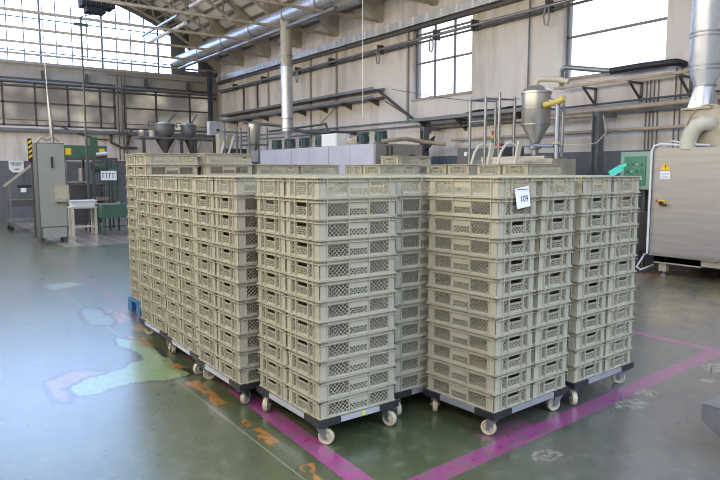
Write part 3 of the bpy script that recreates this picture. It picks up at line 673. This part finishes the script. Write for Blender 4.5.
seg('lagged_pipe', 'brown lagged pipe lying along the top of the end panel', 'pipe', MB().tube([(8.8, 11.6, 2.34), (9.1, 11.5, 2.38), (9.5, 11.55, 2.42), (10.0, 11.5, 2.35), (10.3, 11.1, 2.3)], .05, 10), M['tan'])
seg('slack_cable', 'long thin grey cable sagging beneath the small-paned window', 'cable', MB().tube([(10.9, 13.9, 3.9), (10.88, 12.3, 3.55), (10.88, 10.8, 3.3), (10.88, 9.4, 3.22)], .008, 6), M['steel'])
seg('angled_rod', 'left thin diagonal rod under the cable tray end', 'rod', MB().tube([(10.9, 19.0, 2.4), (10.9, 16.6, 3.7)], .01, 6), M['steel'])
seg('angled_rod', 'right thin diagonal rod from tray end down to lower tray', 'rod', MB().tube([(10.9, 14.2, 3.6), (10.9, 12.8, 2.95)], .015, 6), M['steel'])
# small silo and far structure
d = thing('small_silo', 'small shiny silo at the far end between grey posts', 'silo', (8.75, 18.0, 0))
MB().lathe([(.06, 2.3), (.19, 2.62), (.19, 3.1), (.12, 3.17), (.001, 3.2)], (0, 0, 0), 24).build('body', M['stain'], d)
for x, y in ((-.3, -.3), (.3, -.3), (-.3, .3), (.3, .3)): MB().tube([(x, y, 0), (x, y, 3.0)], .03, 8).build('post', M['steelb'], d)
for y in (-.33, .27): MB().b2((-.33, y, 2.45), (.33, y + .06, 2.5)).build('crossbar', M['steelb'], d)
d = thing('walkway_stair', 'grey steel stair frame with white rails left of the small silo', 'stair', (8.2, 18.6, 0))
for x in (-.15, .25): MB().tube([(x, 0, 0), (x, 0, 3.15)], .03, 8).build('post', M['steelb'], d)
for k in (0, 1): MB().bar((-.5 + k * .25, 0, 1.6), (-.1 + k * .25, 0, 2.75), .04, .05).build('rail', M['white'], d)
MB().b2((-.2, -.05, 2.85), (.6, .05, 2.9)).build('top_rail', M['steelb'], d)
seg('pipe_bundle', 'dark sloping pipes crossing behind the steel chimney', 'pipe', MB().tube([(9.6, 20.5, 3.35), (9.9, 18.6, 3.15), (10.0, 16.9, 2.85), (10.1, 15.8, 2.8), (10.98, 15.7, 2.8)], .05, 8).tube([(10.0, 19.4, 3.0), (10.1, 16.0, 3.05), (10.1, 15.9, 2.85)], .035, 8), M['steel'])
d = thing('dark_tank', 'low dark machine housing left of the oven row', 'machine', (8.5, 18.9, 0)); MB().b2((-.35, -.15, 1.2), (.35, .2, 2.38)).build('housing', M['steel'], d); MB().b2((-.4, -.15, 0), (.4, .25, 1.2)).build('base', M['steel'], d)

# ------------------------------------------------------------------ far left corner: kettles and boxes
d = thing('steel_platform', 'dark steel stand carrying the far kettles by the back wall', 'stand', (7.4, 22.2, 0))
MB().b2((-1.0, -.4, 2.78), (1.9, .45, 2.84)).build('deck', M['steelb'], d)
for x in (-.85, -.1, .45, .95, 1.7): MB().b2((x - .05, -.38, 0), (x + .05, -.3, 2.78)).build('leg', M['steel'], d)
for x in (-.05, .9): MB().bar((x + .12, -.35, 2.3), (x + .3, -.35, 2.78), .05, .05).build('brace', M['stain'], d)
for (x, r_, lb) in ((7.35, .34, 'larger round kettle with raised lid arm on the far stand'), (8.2, .27, 'smaller round kettle with pipework on the far stand')):
    g = thing('cooking_kettle', lb, 'kettle', (x, 22.1, 2.84), 0, 'kettles on the far stand')
    MB().lathe([(.001, 0), (r_ * .5, .0), (r_ * .88, .12), (r_, .25), (r_, .42), (r_ * 1.06, .42), (r_ * 1.06, .46), (r_ * .96, .46)], (0, 0, 0), 24).build('bowl', M['steelb'], g)
    MB().lathe([(r_ * .96, .46), (r_ * .6, .52), (.001, .54)], (0, 0, 0), 24).build('lid', M['stain'], g)
    MB().tube([(.1, 0, .5), (r_ * .9, -.05, .75), (r_ * 1.2, -.05, .85)], .025, 8).build('arm', M['steel'], g)
    MB().tube([(-r_, 0, .5), (-r_ * 1.6, 0, .52), (-r_ * 1.6, 0, .35)], .02, 8).build('spout_pipe', M['steel'], g)
for (x, r_, lb) in ((7.35, .3, 'left'), (8.3, .22, 'right')):
    seg('funnel_hopper', f'{lb} dark conical funnel hanging under the far stand', 'funnel', MB().lathe([(.05, 2.15), (.05, 2.3), (r_, 2.72), (r_, 2.77)], (x, 22.1, 0), 20), M['steel'])
d = thing('small_tank', 'small pale tank left of the kettles near the back wall', 'tank', (6.6, 22.1, 0))
MB().lathe([(.001, 2.84), (.11, 2.86), (.14, 2.94), (.14, 3.06), (.001, 3.08)], (0, 0, 0), 16).build('body', M['stain'], d); MB().tube([(.3, 0, 2.84), (.3, 0, 3.08)], .1, 12).build('canister', M['cream'], d)
d = thing('grey_control_cabinet', 'pale blue-grey square box with black switch in the far corner', 'cabinet', (9.1, 21.9, 3.2))
MB().b2((-.25, -.1, -.24), (.25, .1, .25)).build('housing', M['white'], d); MB().b2((-.23, -.12, -.22), (.23, -.1, .23)).build('door', M['oven'], d); MB().b2((.02, -.15, -.1), (.12, -.12, -.02)).build('switch', M['black'], d)
MB().b2((-.03, .08, -3.2), (.03, .12, .1)).build('post', M['steel'], d)
d = thing('beige_cabinet', 'two-tone beige cabinet below the square box in far corner', 'cabinet', (9.35, 21.6, 0))
MB().b2((-.28, -.15, 1.2), (.0, .15, 3.0)).build('housing', M['cream'], d); MB().b2((.0, -.16, 1.2), (.24, .14, 3.0)).build('side', M['beige'], d); MB().b2((-.2, -.1, 0), (.2, .1, 1.2)).build('base', M['steel'], d)
seg('blue_column', 'dark blue vertical pipe at the far room corner', 'column', MB().b2((10.4, 25.55, 3.2), (10.56, 25.7, 5.8)), M['cyan'])
seg('back_rail', 'upper grey pipe running across the back wall', 'pipe', MB().tube([(XL, 25.7, 4.86), (10.8, 25.7, 4.86)], .05, 8), M['steelb'])
seg('back_rail', 'thick dark pipe just below the upper grey one on back wall', 'pipe', MB().tube([(XL, 25.75, 4.70), (10.8, 25.75, 4.70)], .04, 8), M['steel'])
seg('back_gutter', 'dark cable channel across the back wall below the frosted panels', 'channel', MB().b2((XL, 25.8, 3.1), (10.7, 25.98, 3.22)), M['steelb'])
for x in (6.78, 6.94, 7.06): seg('riser_pipe', {6.78: 'left', 6.94: 'middle', 7.06: 'right'}[x] + ' dark riser pipe on the pillar between frosted panels', 'pipe', MB().tube([(x, 25.72, 2.1), (x, 25.72, 5.4)], .025, 8), M['steel'])
seg('bent_pipe', 'dark tangle of bent pipes below the pillar on back wall', 'pipe', MB().tube([(6.5, 25.93, 3.2), (6.5, 25.93, 2.8), (6.9, 25.93, 2.6), (7.5, 25.93, 2.6)], .05, 8).tube([(7.3, 25.93, 3.3), (7.1, 25.93, 2.7)], .05, 8).tube([(4.7, 25.93, 3.35), (5.3, 25.93, 3.1), (6.0, 25.93, 2.9), (6.4, 25.93, 2.9)], .03, 8), M['steel'])
seg('band_pipe', 'thin grey pipe along the concrete band under the arched window', 'pipe', MB().tube([(6.4, 25.85, 5.35), (10.4, 25.85, 5.35)], .02, 6), M['steelb'])
for k, x in enumerate((4.2, 5.7, 7.9, 9.6)):
    seg('rail_bracket', ['first', 'second', 'third', 'fourth'][k] + ' short upright bracket from left holding the back wall pipes', 'bracket', MB().b2((x - .03, 25.7, 4.8), (x + .03, 25.96, 5.3)), M['steel'])

# ------------------------------------------------------------------ machines on the far left
d = thing('electrical_cabinet', 'tall narrow grey electrical cabinet beside the green machine', 'cabinet', (2.72, 16.5, 0))
MB().b2((-.3, -.25, .12), (.3, .25, 2.32)).build('housing', M['cabside'], d)
dr = MB().b2((-.27, -.275, .38), (.29, -.25, 2.30)).build('door', M['cabinet'], d)
MB().b2((-.24, -.27, .12), (.27, -.25, .36)).build('plinth_panel', M['cabinet'], d)
MB().b2((0.0, -.31, 1.75), (.035, -.275, 2.0)).build('handle', M['black'], dr)
pb = MB().b2((.05, -.38, .96), (.34, -.275, 1.34)).build('control_pendant', M['fan'], d); MB().b2((.08, -.39, 1.02), (.31, -.38, 1.3)).build('screen', M['beige'], pb)
for x in (-.25, .25): MB().b2((x - .05, -.22, 0), (x + .05, .22, .12)).build('foot', M['steel'], d)
g = MB().tube([(.1, 0, 2.32), (.08, 0, 2.9), (.04, 0, 3.6), (.0, 0, 6.0)], [.045, .04, .012, .012], 8).build('cable_mast', M['zinc'], d)
m_ = MB(); m_.tube([(-.25, 0, 2.32), (-.15, 0, 2.45), (0, 0, 2.4), (.1, 0, 2.5), (.25, 0, 2.36)], .03, 8); m_.build('cable_loop', M['tan'], d)
d = thing('dark_mast', 'thin dark vertical mast above the green machine', 'mast', (4.0, 18.5, 0)); MB().tube([(0, 0, 0), (0, 0, 5.75)], .028, 8).build('pole', M['steel'], d); MB().box((0, 0, 5.55), (.35, .05, .08)).build('fitting', M['steel'], d); MB().tube([(0,0,5.75),(.7,0,6.0),(.7,0,8.5)], .015, 6).build('arm', M['steel'], d)
d = thing('hazard_post', 'post with yellow and black hazard stripes behind tall cabinet', 'post', (2.6, 17.8, 0))
MB().b2((-.08, -.03, 0), (-.03, .03, 2.45)).build('post', M['steel'], d)
for k in range(4): MB().poly([(-.12, -.05, 1.98 + k * .12), (-.04, -.05, 2.04 + k * .12), (-.04, -.05, 2.1 + k * .12), (-.12, -.05, 2.04 + k * .12)], (0, .01, 0)).build('stripe', M['yellow'], d)
MB().b2((-.13, -.04, 1.9), (-.03, -.0, 2.48)).build('backing', M['black'], d)
d = thing('conveyor_cart', 'grey steel cart with sloping arm left of the tall cabinet', 'cart', (2.85, 20.5, 0))
MB().b2((-.55, -.3, .68), (.6, .3, .86)).build('tray', M['steel'], d); MB().b2((-.6, -.3, .22), (.75, .3, .28)).build('lower_frame', M['steelb'], d)
for x, y in ((-.55, -.28), (.6, -.28), (-.55, .28), (.6, .28)):
    g = MB().b2((x - .025, y - .025, .12), (x + .025, y + .025, 1.3 if x < 0 else .9)).build('leg', M['steelb'], d)
    MB().lathe([(.001, -.02), (.06, -.02), (.06, .02), (.001, .02)], (x, y, .06), 12, 'y').build('wheel', M['black'], g)
MB().bar((-.7, -.28, 1.25), (.4, -.28, 2.15), .05, .06).build('sloping_arm', M['fan'], d); MB().b2((-.35, -.3, 1.2), (0, -.2, 1.28)).build('bracket', M['black'], d); MB().b2((-.28, -.32, 1.08), (-.14, -.3, 1.2)).build('paper_label', M['paper'], d)
# sign on the back wall
d = thing('paper_notice', 'small white notice sheet hung on the dark back wainscot', 'sign', (3.2, 25.93, 1.85))
MB().poly([(-.24, 0, -.10), (-.12, 0, -.22), (.12, 0, -.22), (.24, 0, -.10), (.24, 0, .2), (-.24, 0, .2)], (0, .02, 0)).build('sheet', M['white'], d)
m_ = MB()
for z, a, b in ((.1, -.18, .16), (.03, -.14, .14), (-.12, -.06, .08)):
    k = a
    while k < b: m_.b2((k, -.003, z), (k + .03, 0, z + .045)); k += .042
m_.build('print', M['ink'], d)
# green machine
d = thing('green_press', 'green framed packing machine with yellow stickers beside tall cabinet', 'machine', (4.12, 19.2, 0)); d.scale = (.82, 1, 1)
MB().b2((-.75, -.3, 2.05), (.62, .3, 2.38)).build('top_beam', M['green'], d)
MB().b2((-.75, -.35, 1.98), (.95, .35, 2.05)).build('top_plate', M['steel'], d)
for x in (-.62, .45): MB().b2((x - .09, -.31, 2.12), (x + .09, -.3, 2.30)).build('sticker', M['yellow'], d)
for x in (-.72, -.02, .62, .92):
    for y in (-.3, .3): MB().b2((x - .03, y - .03, 0), (x + .03, y + .03, 2.0)).build('post', M['green' if x > -.5 else 'steelb'], d)
MB().b2((.1, -.2, 2.38), (.35, .1, 2.62)).build('gearbox', M['green'], d)
MB().tube([(.1, -.28, 1.78), (.5, -.28, 1.78)], .14, 14).build('motor', M['green'], d); MB().tube([(.6, -.3, 1.65), (.9, -.3, 1.65)], .13, 14).build('cylinder', M['green'], d)
MB().tube([(.25, -.32, 2.12), (.6, -.34, 2.16)], .07, 12).build('gear_motor', M['stain'], d)
MB().b2((-.72, -.33, 1.35), (-.02, -.3, 1.4)).build('shelf', M['zinc'], d); MB().tube([(-.2, -.1, 1.4), (-.2, -.1, 1.75)], .09, 14).build('tank', M['stain'], d)
MB().b2((.05, -.34, .85), (.6, -.28, .95)).build('conveyor_bar', M['tan'], d); MB().b2((.05, -.34, .62), (.65, -.2, .72)).build('roller_bed', M['steel'], d)
m_ = MB()
for k in range(12): m_.b2((-.70 + k * .058, .2, .1), (-.69 + k * .058, .21, 1.95))
for k in range(14): m_.b2((-.72, .2, .15 + k * .13), (0, .21, .16 + k * .13))
m_.build('rear_mesh', M['steel'], d)
m_ = MB()
for k in range(8): m_.b2((.08 + k * .07, -.35, .95), (.09 + k * .07, -.34, 1.6))
for k in range(6): m_.b2((.06, -.35, .97 + k * .12), (.6, -.34, .98 + k * .12))
m_.build('guard_mesh', M['zinc'], d)
MB().b2((-.66, -.1, .2), (.55, .19, 1.3)).build('inner_drum', M['steel'], d)
d = thing('fence_panel', 'dark wire guard fence with white number sign beside crates', 'fence', (4.78, 18.7, 0))
m_ = MB()
for k in range(14): m_.b2((-.55 + k * .075, 0, .1), (-.54 + k * .075, .01, 1.95))
for z in (.1, .6, 1.1, 1.6, 1.93): m_.b2((-.58, -.01, z), (.5, .02, z + .03))
m_.build('wire_mesh', M['steel'], d)
for x in (-.58, .48): MB().b2((x - .03, -.03, 0), (x + .03, .03, 2.0)).build('post', M['steel'], d)
sg = MB().b2((-.40, -.04, 1.42), (.02, -.02, 1.68)).build('number_sign', M['paper'], d)
m_ = MB()
for k in range(4): m_.b2((-.36 + k * .09, -.043, 1.48), (-.34 + k * .09, -.04, 1.62)); m_.b2((-.36 + k * .09, -.043, 1.6), (-.31 + k * .09, -.04, 1.62))
m_.build('print', M['ink'], sg)
d = thing('tub_table', 'cream painted table with white tub standing by tall cabinet', 'table', (3.72, 18.0, 0))
for x in (-.28, .28):
    for y in (-.2, .2): MB().b2((x - .03, y - .03, 0), (x + .03, y + .03, .72)).build('leg', M['cream'], d)
MB().b2((-.32, -.24, .7), (.32, .24, .75)).build('tabletop', M['cream'], d); MB().b2((-.28, -.22, .2), (.28, -.18, .25)).build('stretcher', M['cream'], d)
g = thing('white_tub', 'shallow white plastic tub on the cream table', 'tub', (3.72, 18.0, .75)); m_ = MB(); m_.poly([(-.27, -.2, 0), (.27, -.2, 0), (.31, -.2, .14), (-.31, -.2, .14)], (0, .4, 0)); m_.build('body', M['white'], g); MB().b2((-.33, -.22, .13), (.33, .22, .16)).build('rim', M['white'], g)
d = thing('green_table', 'low green steel table in front of the green machine', 'table', (4.55, 17.6, 0))
MB().b2((-.5, -.28, .46), (.5, .28, .8)).build('tabletop', M['green'], d)
for x in (-.46, .46):
    for y in (-.25, .25): MB().b2((x - .03, y - .03, 0), (x + .03, y + .03, .46)).build('leg', M['green'], d)
d = thing('metal_tray', 'grey metal tray lying on the green table', 'tray', (4.35, 17.75, .8)); m_ = MB(); m_.b2((-.35, -.12, 0), (.25, .12, .02)); m_.b2((-.35, -.12, .02), (-.33, .12, .06)); m_.b2((.23, -.12, .02), (.25, .12, .06)); m_.build('body', M['stain'], d)

# ------------------------------------------------------------------ crates
CL, CW, CH, PITCH = .598, .398, .1235, .1208
def crate_mesh(simple=False):
    m = MB(); t = .004
    ix, iy = CL / 2 - .0115, CW / 2 - .0115       # outer face of the body
    m.b2((-ix + .001, -iy + .001, .004), (ix - .001, iy - .001, .010))
    zt = .092
    def side(L, face, handle):
        # local frame: u along the side, n outward, z up
        def bx(u0, u1, n0, n1, z0, z1):
            if face[0] == 'y': m.b2((u0, face[1] * n0, z0), (u1, face[1] * n1, z1))
            else: m.b2((face[1] * n0, u0, z0), (face[1] * n1, u1, z1))
        n0 = (iy if face[0] == 'y' else ix); half = L / 2 - .0115
        out = n0 + .0105
        bx(-half, half, n0 - t, n0, 0, .014)                      # lower wall
        bx(-half, half, n0 - t, n0, zt, zt + .006); bx(-half - .001, half + .001, n0 - .011, n0 - .007, zt + .004, CH - .004)
        bx(-half - .004, half + .004, n0 - .002, n0 + .006, .002, .008)
        bx(-L / 2, L / 2, n0 - .010, out, CH - .008, CH - .003)   # top lip
        bx(-L / 2 + .004, L / 2 - .004, n0 - .004, n0 + .004, CH - .006, CH)
        bx(-L / 2, L / 2, n0 - .010, out, zt + .003, zt + .0075)   # second lip
        if not handle: ribs = [-.235, -.075, .075, .235]; pan = [(-.230, -.080, .015, .088), (.080, .230, .015, .088), (-.066, .066, .016, .056)]
        else: ribs = [-.128, -.070, .070, .128]; pan = [(-.124, -.074, .015, .088), (.074, .124, .015, .088), (-.062, .062, .018, .056)]
        for u in ribs:
            bx(u - .003, u + .003, n0 - .001, n0 + (.008 if not handle else .0105), 0, zt + .004)
            bx(u - .002, u + .002, n0, out, zt + .006, CH - .006)
        for u in (-half + .03, half - .03): bx(u - .0015, u + .0015, n0, out, zt + .006, CH - .006)
        if simple:
            bx(-half, half, n0 - t, n0, .014, zt); return
        xs_ = sorted(pan, key=lambda p_: p_[0]); u = -half
        for (a, b, z0, z1) in xs_:
            bx(u, a, n0 - t, n0, .014, zt); u = b
            bx(a, b, n0 - t, n0, .014, z0)
            if not (handle and b - a > .1): bx(a, b, n0 - t, n0, z1, zt)
            else:
                bx(a, b, n0 - t, n0, z1, .068); bx(a, b, n0, n0 + .006, .064, .068)
            # diagonal lattice, clipped to the panel
            sp_ = .0305 if z1 - z0 > .05 else .0285; wv = .0035 if z1 - z0 > .05 else .0052
            hgt = z1 - z0; sl = .88; du = hgt / sl
            c = a - du
            while c < b:
                for sgn in (1, -1):
                    u0, v0, u1, v1 = c, z0, c + du, z1
                    if u0 < a: v0 += (a - u0) * sl; u0 = a
                    if u1 > b: v1 -= (u1 - b) * sl; u1 = b
                    if u1 - u0 < .003: continue
                    if sgn < 0: v0, v1 = z0 + z1 - v0, z0 + z1 - v1
                    dx_, dz_ = u1 - u0, v1 - v0; LL = math.hypot(dx_, dz_); px, pz = -dz_ / LL * wv / 2, dx_ / LL * wv / 2
                    q = []
                    for nn in (n0 - t, n0 - .0005):
                        for (uu, vv) in ((u0 + px, v0 + pz), (u0 - px, v0 - pz), (u1 - px, v1 - pz), (u1 + px, v1 + pz)):
                            q.append((uu, face[1] * nn, vv) if face[0] == 'y' else (face[1] * nn, uu, vv))
                    m.add(q, [(4, 5, 6, 7), (0, 3, 2, 1), (0, 1, 5, 4), (2, 3, 7, 6)])
                c += sp_
        bx(u, half, n0 - t, n0, .014, zt)
    for a_ in (1, -1):
        for b_ in (1, -1): m.b2((a_ * (ix - .0002), b_ * (iy - .0002), 0), (a_ * (ix - .012), b_ * (iy - .012), zt))
    for s_ in (1, -1): side(CL, ('y', s_), False); side(CW, ('x', s_), True)
    return m
crate_me = crate_mesh().mesh('crate', M['crate'])
crate_me.shade_flat() if hasattr(crate_me, 'shade_flat') else None
ORD = ['bottom', 'second', 'third', 'fourth', 'fifth', 'sixth', 'seventh', 'eighth', 'ninth', 'tenth', 'eleventh', 'twelfth', 'thirteenth', 'fourteenth']
COUNT = 0
def crate(x, y, z, rz, label, group):
    global COUNT; COUNT += 1
    o = bpy.data.objects.new('plastic_crate', crate_me); COL.objects.link(o)
    o.location = (x, y, z); o.rotation_euler = (0, 0, rz)
    return tag(o, label, 'crate', group)
FLOORGROUP = 'olive-grey crates of the big block'
hidden = []            # (x, y, z, rz) of crates no one can see
def stack(x, y, rz, z0, n, phrase, vis_from=0, twist=None):
    lean = .0028 if 'right stack of the paper-tag' in phrase else (.0012 if 'rightmost dolly' in phrase else 0); r2 = random.Random(int(x * 1000 + y * 77))
    for k in range(n):
        a = rz + R(r2.uniform(-.15, .15)); ox = r2.uniform(-.0015, .0015) + lean * k; oy = r2.uniform(-.0015, .0015)
        if twist and k >= twist: a += R(.7); ox -= .006; oy -= .004
        z = z0 + k * PITCH
        if k < vis_from: hidden.append((x + ox, y + oy, z, a)); continue
        if k == n - 1: w_ = 'topmost'
        else: w_ = ORD[k] + ('' if k == 0 else ' from bottom')
        if vis_from and n - vis_from == 1: lb = f'topmost olive-grey lattice crate, {phrase}'
        else: lb = f'olive-grey lattice crate, {w_} in {phrase}'
        crate(x + ox, y + oy, z, a, lb, FLOORGROUP)
# dolly prototype, long side along local y (0.8), short along x (0.6)
def make_dolly():
    root = thing('crate_dolly', 'dolly', 'dolly')
    z0, z1 = .132, .168; hx, hy = .305, .405
    def rail(a, b): return MB().b2(a, b).build('rail', M['alu'], root)
    rail((-hx, -hy + .17, z0), (-hx + .03, hy - .17, z1 - .002)); rail((hx - .03, -hy + .17, z0), (hx, hy - .17, z1 - .002))
    rail((-hx + .15, -hy, z0), (hx - .15, -hy + .03, z1 - .002)); rail((-hx + .15, hy - .03, z0), (hx - .15, hy, z1 - .002))
    MB().b2((-hx + .03, -.015, z0 + .01), (hx - .03, .015, z1 - .002)).build('cross_rail', M['alu'], root)
    for sx in (1, -1):
        for sy in (1, -1):
            m = MB()
            m.b2((sx * hx * 1.008, sy * hy * 1.006, z0 - .004), (sx * (hx - .032), sy * (hy - .175), z1)); m.b2((sx * (hx - .032), sy * hy * 1.006, z0 - .004), (sx * (hx - .155), sy * (hy - .032), z1))
            m.poly([(sx * (hx - .03), sy * (hy - .03), z0 + .01), (sx * (hx - .03), sy * (hy - .16), z0 + .01), (sx * (hx - .15), sy * (hy - .03), z0 + .01)], (0, 0, .01))
            m.build('corner_bracket', M['black'], root)
            c = bpy.data.objects.new('caster', None); COL.objects.link(c); c.parent = root
            c.location = (sx * (hx - .055), sy * (hy - .06), 0); c.rotation_euler = (0, 0, R(20))
            k = MB(); k.b2((-.04, -.04, .122), (.04, .04, .142)); k.lathe([(.001, .108), (.028, .108), (.028, .124)], (0, 0, 0), 14)
            for s_ in (-1, 1): k.poly([(s_ * .024, -.035, .115), (s_ * .024, .03, .115), (s_ * .024, .04, .04), (s_ * .024, .016, .04)], (s_ * .003, 0, 0))
            k.b2((-.027, -.035, .106), (.027, .032, .112)); k.tube([(-.032, .028, .05), (.032, .028, .05)], .008, 8)
            k.build('fork', M['zinc'], c)
            wm = MB(); wm.lathe([(.001, -.012), (.014, -.02), (.018, -.014), (.034, -.010), (.038, -.017), (.047, -.016), (.05, -.010), (.05, .010), (.047, .016), (.038, .017), (.034, .010), (.018, .014), (.014, .02), (.001, .012)], (0, .028, .05), 26, 'x')
            wm.build('wheel', M['wheel'], c)
    return root
proto = None
def dolly(cx, cy, rz, label, seed=0):
    global proto
    if proto is None: proto = make_dolly(); o = proto
    else: o = copy_tree(proto)
    o.location = (cx, cy, 0); o.rotation_euler = (0, 0, rz); o['label'] = label; o['group'] = 'wheeled dollies under the crate stacks'
    rr = random.Random(seed)
    for ch in o.children:
        if ch.name.startswith('caster'): ch.rotation_euler = (0, 0, R(rr.uniform(0, 360)))
    return o
ZD = .168
def unit(cx, cy, th, turned, dl, names, n=12, seed=0, vis=(0, 0), z0=ZD, twist=(None, None), mk=True):
    """cx,cy: near-left corner of the load; th: small yaw; turned: long side of the dolly along X"""
    hx, hy = (.4, .3) if turned else (.3, .4)
    rot = Matrix.Rotation(th, 2); c = Vector((cx, cy)) + rot @ Vector((hx, hy)); rz = th + (R(90) if turned else 0)
    if mk: dolly(c.x, c.y, rz, dl, seed)
    for k, s_ in enumerate((-1, 1)):
        off = Vector((0, s_ * .2)) if not turned else Vector((s_ * .2, 0))
        p = c + rot @ off; nn = n[k] if isinstance(n, tuple) else n
        if nn: stack(p.x, p.y, rz, z0, nn, names[k], vis[k], twist[k])
    return c
DD = 'grey wheeled dolly '
c1 = unit(1.915, 3.12, R(1.0), False, DD + 'with a yellow-green dot sticker on its front rail', ('the near stack of the yellow-dot dolly', 'the far stack of the yellow-dot dolly'), seed=3, twist=(3, None))
c2 = unit(2.85, 2.60, R(4.0), True, DD + 'under the stacks with the paper tag', ('the left stack of the paper-tag dolly', 'the right stack of the paper-tag dolly'), seed=5)
c3 = unit(3.735, 2.665, R(3.6), True, DD + 'at the far right of the front row', ('the left stack of the rightmost dolly', 'the right stack of the rightmost dolly'), seed=9)
unit(2.575, 3.24, R(.5), False, DD + 'recessed between the yellow-dot and paper-tag dollies', ('the recessed stack between yellow-dot and paper-tag dollies', 'second row of the block behind the recessed stack'), seed=11, vis=(0, 11))
unit(1.80, 3.99, R(.6), False, DD + 'second from the front in the left row', ('the near stack, second dolly of left row', 'the far stack, second dolly of left row'), seed=13)
unit(1.825, 4.85, R(-.4), False, DD + 'third from the front in the left row', ('the near stack, third dolly of left row', 'the far stack, third dolly of left row'), seed=17)
unit(1.85, 5.70, R(.3), False, DD + 'fourth from the front in the left row, nearest the blue pallet', ('the near stack, fourth dolly of left row', 'the far stack, fourth dolly of left row'), seed=21)
# blue pallet and its tall stacks
pd = thing('blue_pallet', 'blue plastic pallet at the far end of the left row', 'pallet', (2.40, 7.35, 0))
m_ = MB()
for i in range(5): m_.b2((-.33 + i * .14, -.42, .13), (-.23 + i * .14, .42, .16))
m_.build('deck', M['blue'], pd)
m_ = MB()
for y in (-.42, -.08, .26): 
    m_.b2((-.33, y, .0), (.33, y + .16, .02))
    for x in (-.33, -.06, .21): m_.b2((x, y, .02), (x + .12, y + .16, .13))
m_.build('blocks', M['blue'], pd)
unit(2.09, 6.95, 0, False, '', ('the near stack on the blue pallet', 'the far stack on the blue pallet'), n=14, z0=.162, mk=False)
# back rows: only their raised tops show
def back(cx, cy, n, names, vis, th=0.): unit(cx, cy, th, False, '', names, n=n, z0=.17, vis=vis, mk=False)
back(2.74, 6.90, (14, 14), ('the tall stack right of the blue pallet stacks', 'hidden'), (12, 14))
back(3.375, 6.90, (13, 13), ('long low row left of the oven, left one', 'hidden'), (12, 13))
back(4.0, 6.95, (13, 13), ('long low row left of the oven, right one', 'hidden'), (12, 13), 0)
back(4.62, 6.10, (13, 13), ('13-high pair in front of the oven, near one', '13-high pair in front of the oven, far one'), (12, 12), R(-.5))
back(5.25, 6.55, (14, 13), ('the lone highest stack before the oven end panel', 'back row behind the lone highest stack'), (12, 12))
back(5.52, 4.62, (13, 13), ('13-high right-hand row, nearest with long side showing', '13-high right-hand row, second from the right'), (12, 12))
back(5.50, 5.50, (13, 13), ('13-high right-hand row, third from the right', '13-high right-hand row, fourth from the right'), (12, 12))
cols_ = ['first', 'second', 'third', 'fourth', 'fifth']
for i, X in enumerate((2.58, 3.21, 3.84, 4.47)):
    for j, Y_ in enumerate((3.30, 4.15, 5.00, 5.85)):
        if i == 0 and j == 0: continue
        if i == 3 and j == 3: continue
        if i == 2 and j == 3: X = 3.80
        unit(X + random.uniform(-.006, .006), Y_, R(random.uniform(-.4, .4)), False, '',
             tuple(f'inside the block, {cols_[i]} file from left, {["second","third","fourth","fifth","sixth","seventh","eighth","ninth"][2*j+q]} rank back' for q in (0, 1)), n=12, z0=.17 + .0, vis=(11, 11), mk=False)
# everything below the tops in the middle of the block, one mass
if hidden:
    low = MB()
    for (x, y, z, a) in hidden:
        rt = Matrix.Rotation(a, 3, 'Z')
        low.box((x, y, z + .055), (CL - .03, CW - .03, .105), rt); low.box((x, y, z + PITCH - .012), (CL - .004, CW - .004, .012), rt)
    seen = set()
    for (x, y, z, a) in hidden:
        if abs(z - .17) < 1e-4: low.box((x, y, .085), (CL - .1, CW - .06, .17), Matrix.Rotation(a, 3, 'Z'))
    o = low.build('stacked_crates', M['crate_in']); tag(o, 'mass of olive-grey crates buried under the top layer of the block', 'crates', None, 'stuff')
print('CRATES', COUNT)
# dot sticker on the front rail of the first dolly
for o in [o for o in COL.objects if o.name.startswith('crate_dolly') and 'dot sticker' in o['label']]:
    MB().lathe([(.001, -.3065), (.014, -.3065), (.014, -.305)], (0, 0, 0), 16, 'y')
    MB().tube([(.02, -.405, .15), (.02, -.4075, .15)], .013, 16).build('dot_sticker', M['lime'], o)
# paper tag on the corner stack, seen on its short-end face
rot = Matrix.Rotation(R(4), 2)
pt = Vector((2.85, 2.60)) + rot @ Vector((.215, -.012))
tg = thing('paper_tag', 'white paper tag reading 109 hung on the topmost front crate', 'tag', (pt.x, pt.y, 1.50), R(4))
sh = MB().box((0, 0, -.005), (.135, .002, .125), Matrix.Rotation(R(-6), 3, 'Y') @ Matrix.Rotation(R(-5), 3, 'X')).build('sheet', M['paper'], tg)
text_obj("handwriting", "109", .056, M['ink'], tg, (.01, -.0035, -.014), (R(85), 0, 0), .0003)
m_ = MB().b2((-.06, -.004, .043), (.045, -.003, .048)); m_.build('printed_line', M['steelb'], tg)
# teal scoop on the right stack
sc = thing('teal_scraper', 'teal plastic scraper lying on the rightmost front stack', 'scraper', (4.40, 2.90, 1.622))
MB().bar((0.01, 0, .008), (.13, -.024, .065), .05, .010, up=(.3, -.9, .4)).build('blade', M['teal'], sc); MB().tube([(.12, -.022, .06), (.17, -.032, .085)], .012, 8).build('grip', M['teal'], sc)
# anchor bolts left in the floor
for (x, y, lb) in ((3.86, 2.44, 'left anchor bolt stub near the magenta line'), (4.16, 2.56, 'middle anchor bolt stub near the magenta line'), (5.35, 2.5, 'right anchor bolt stub near the magenta line')):
    g = MB().tube([(0, 0, 0), (0, 0, .035)], .005, 8).tube([(0, 0, 0), (0, 0, .008)], .010, 6).build('anchor_bolt', M['zinc'], None, (x, y, 0)); tag(g, lb, 'bolt', 'anchor bolt stubs')
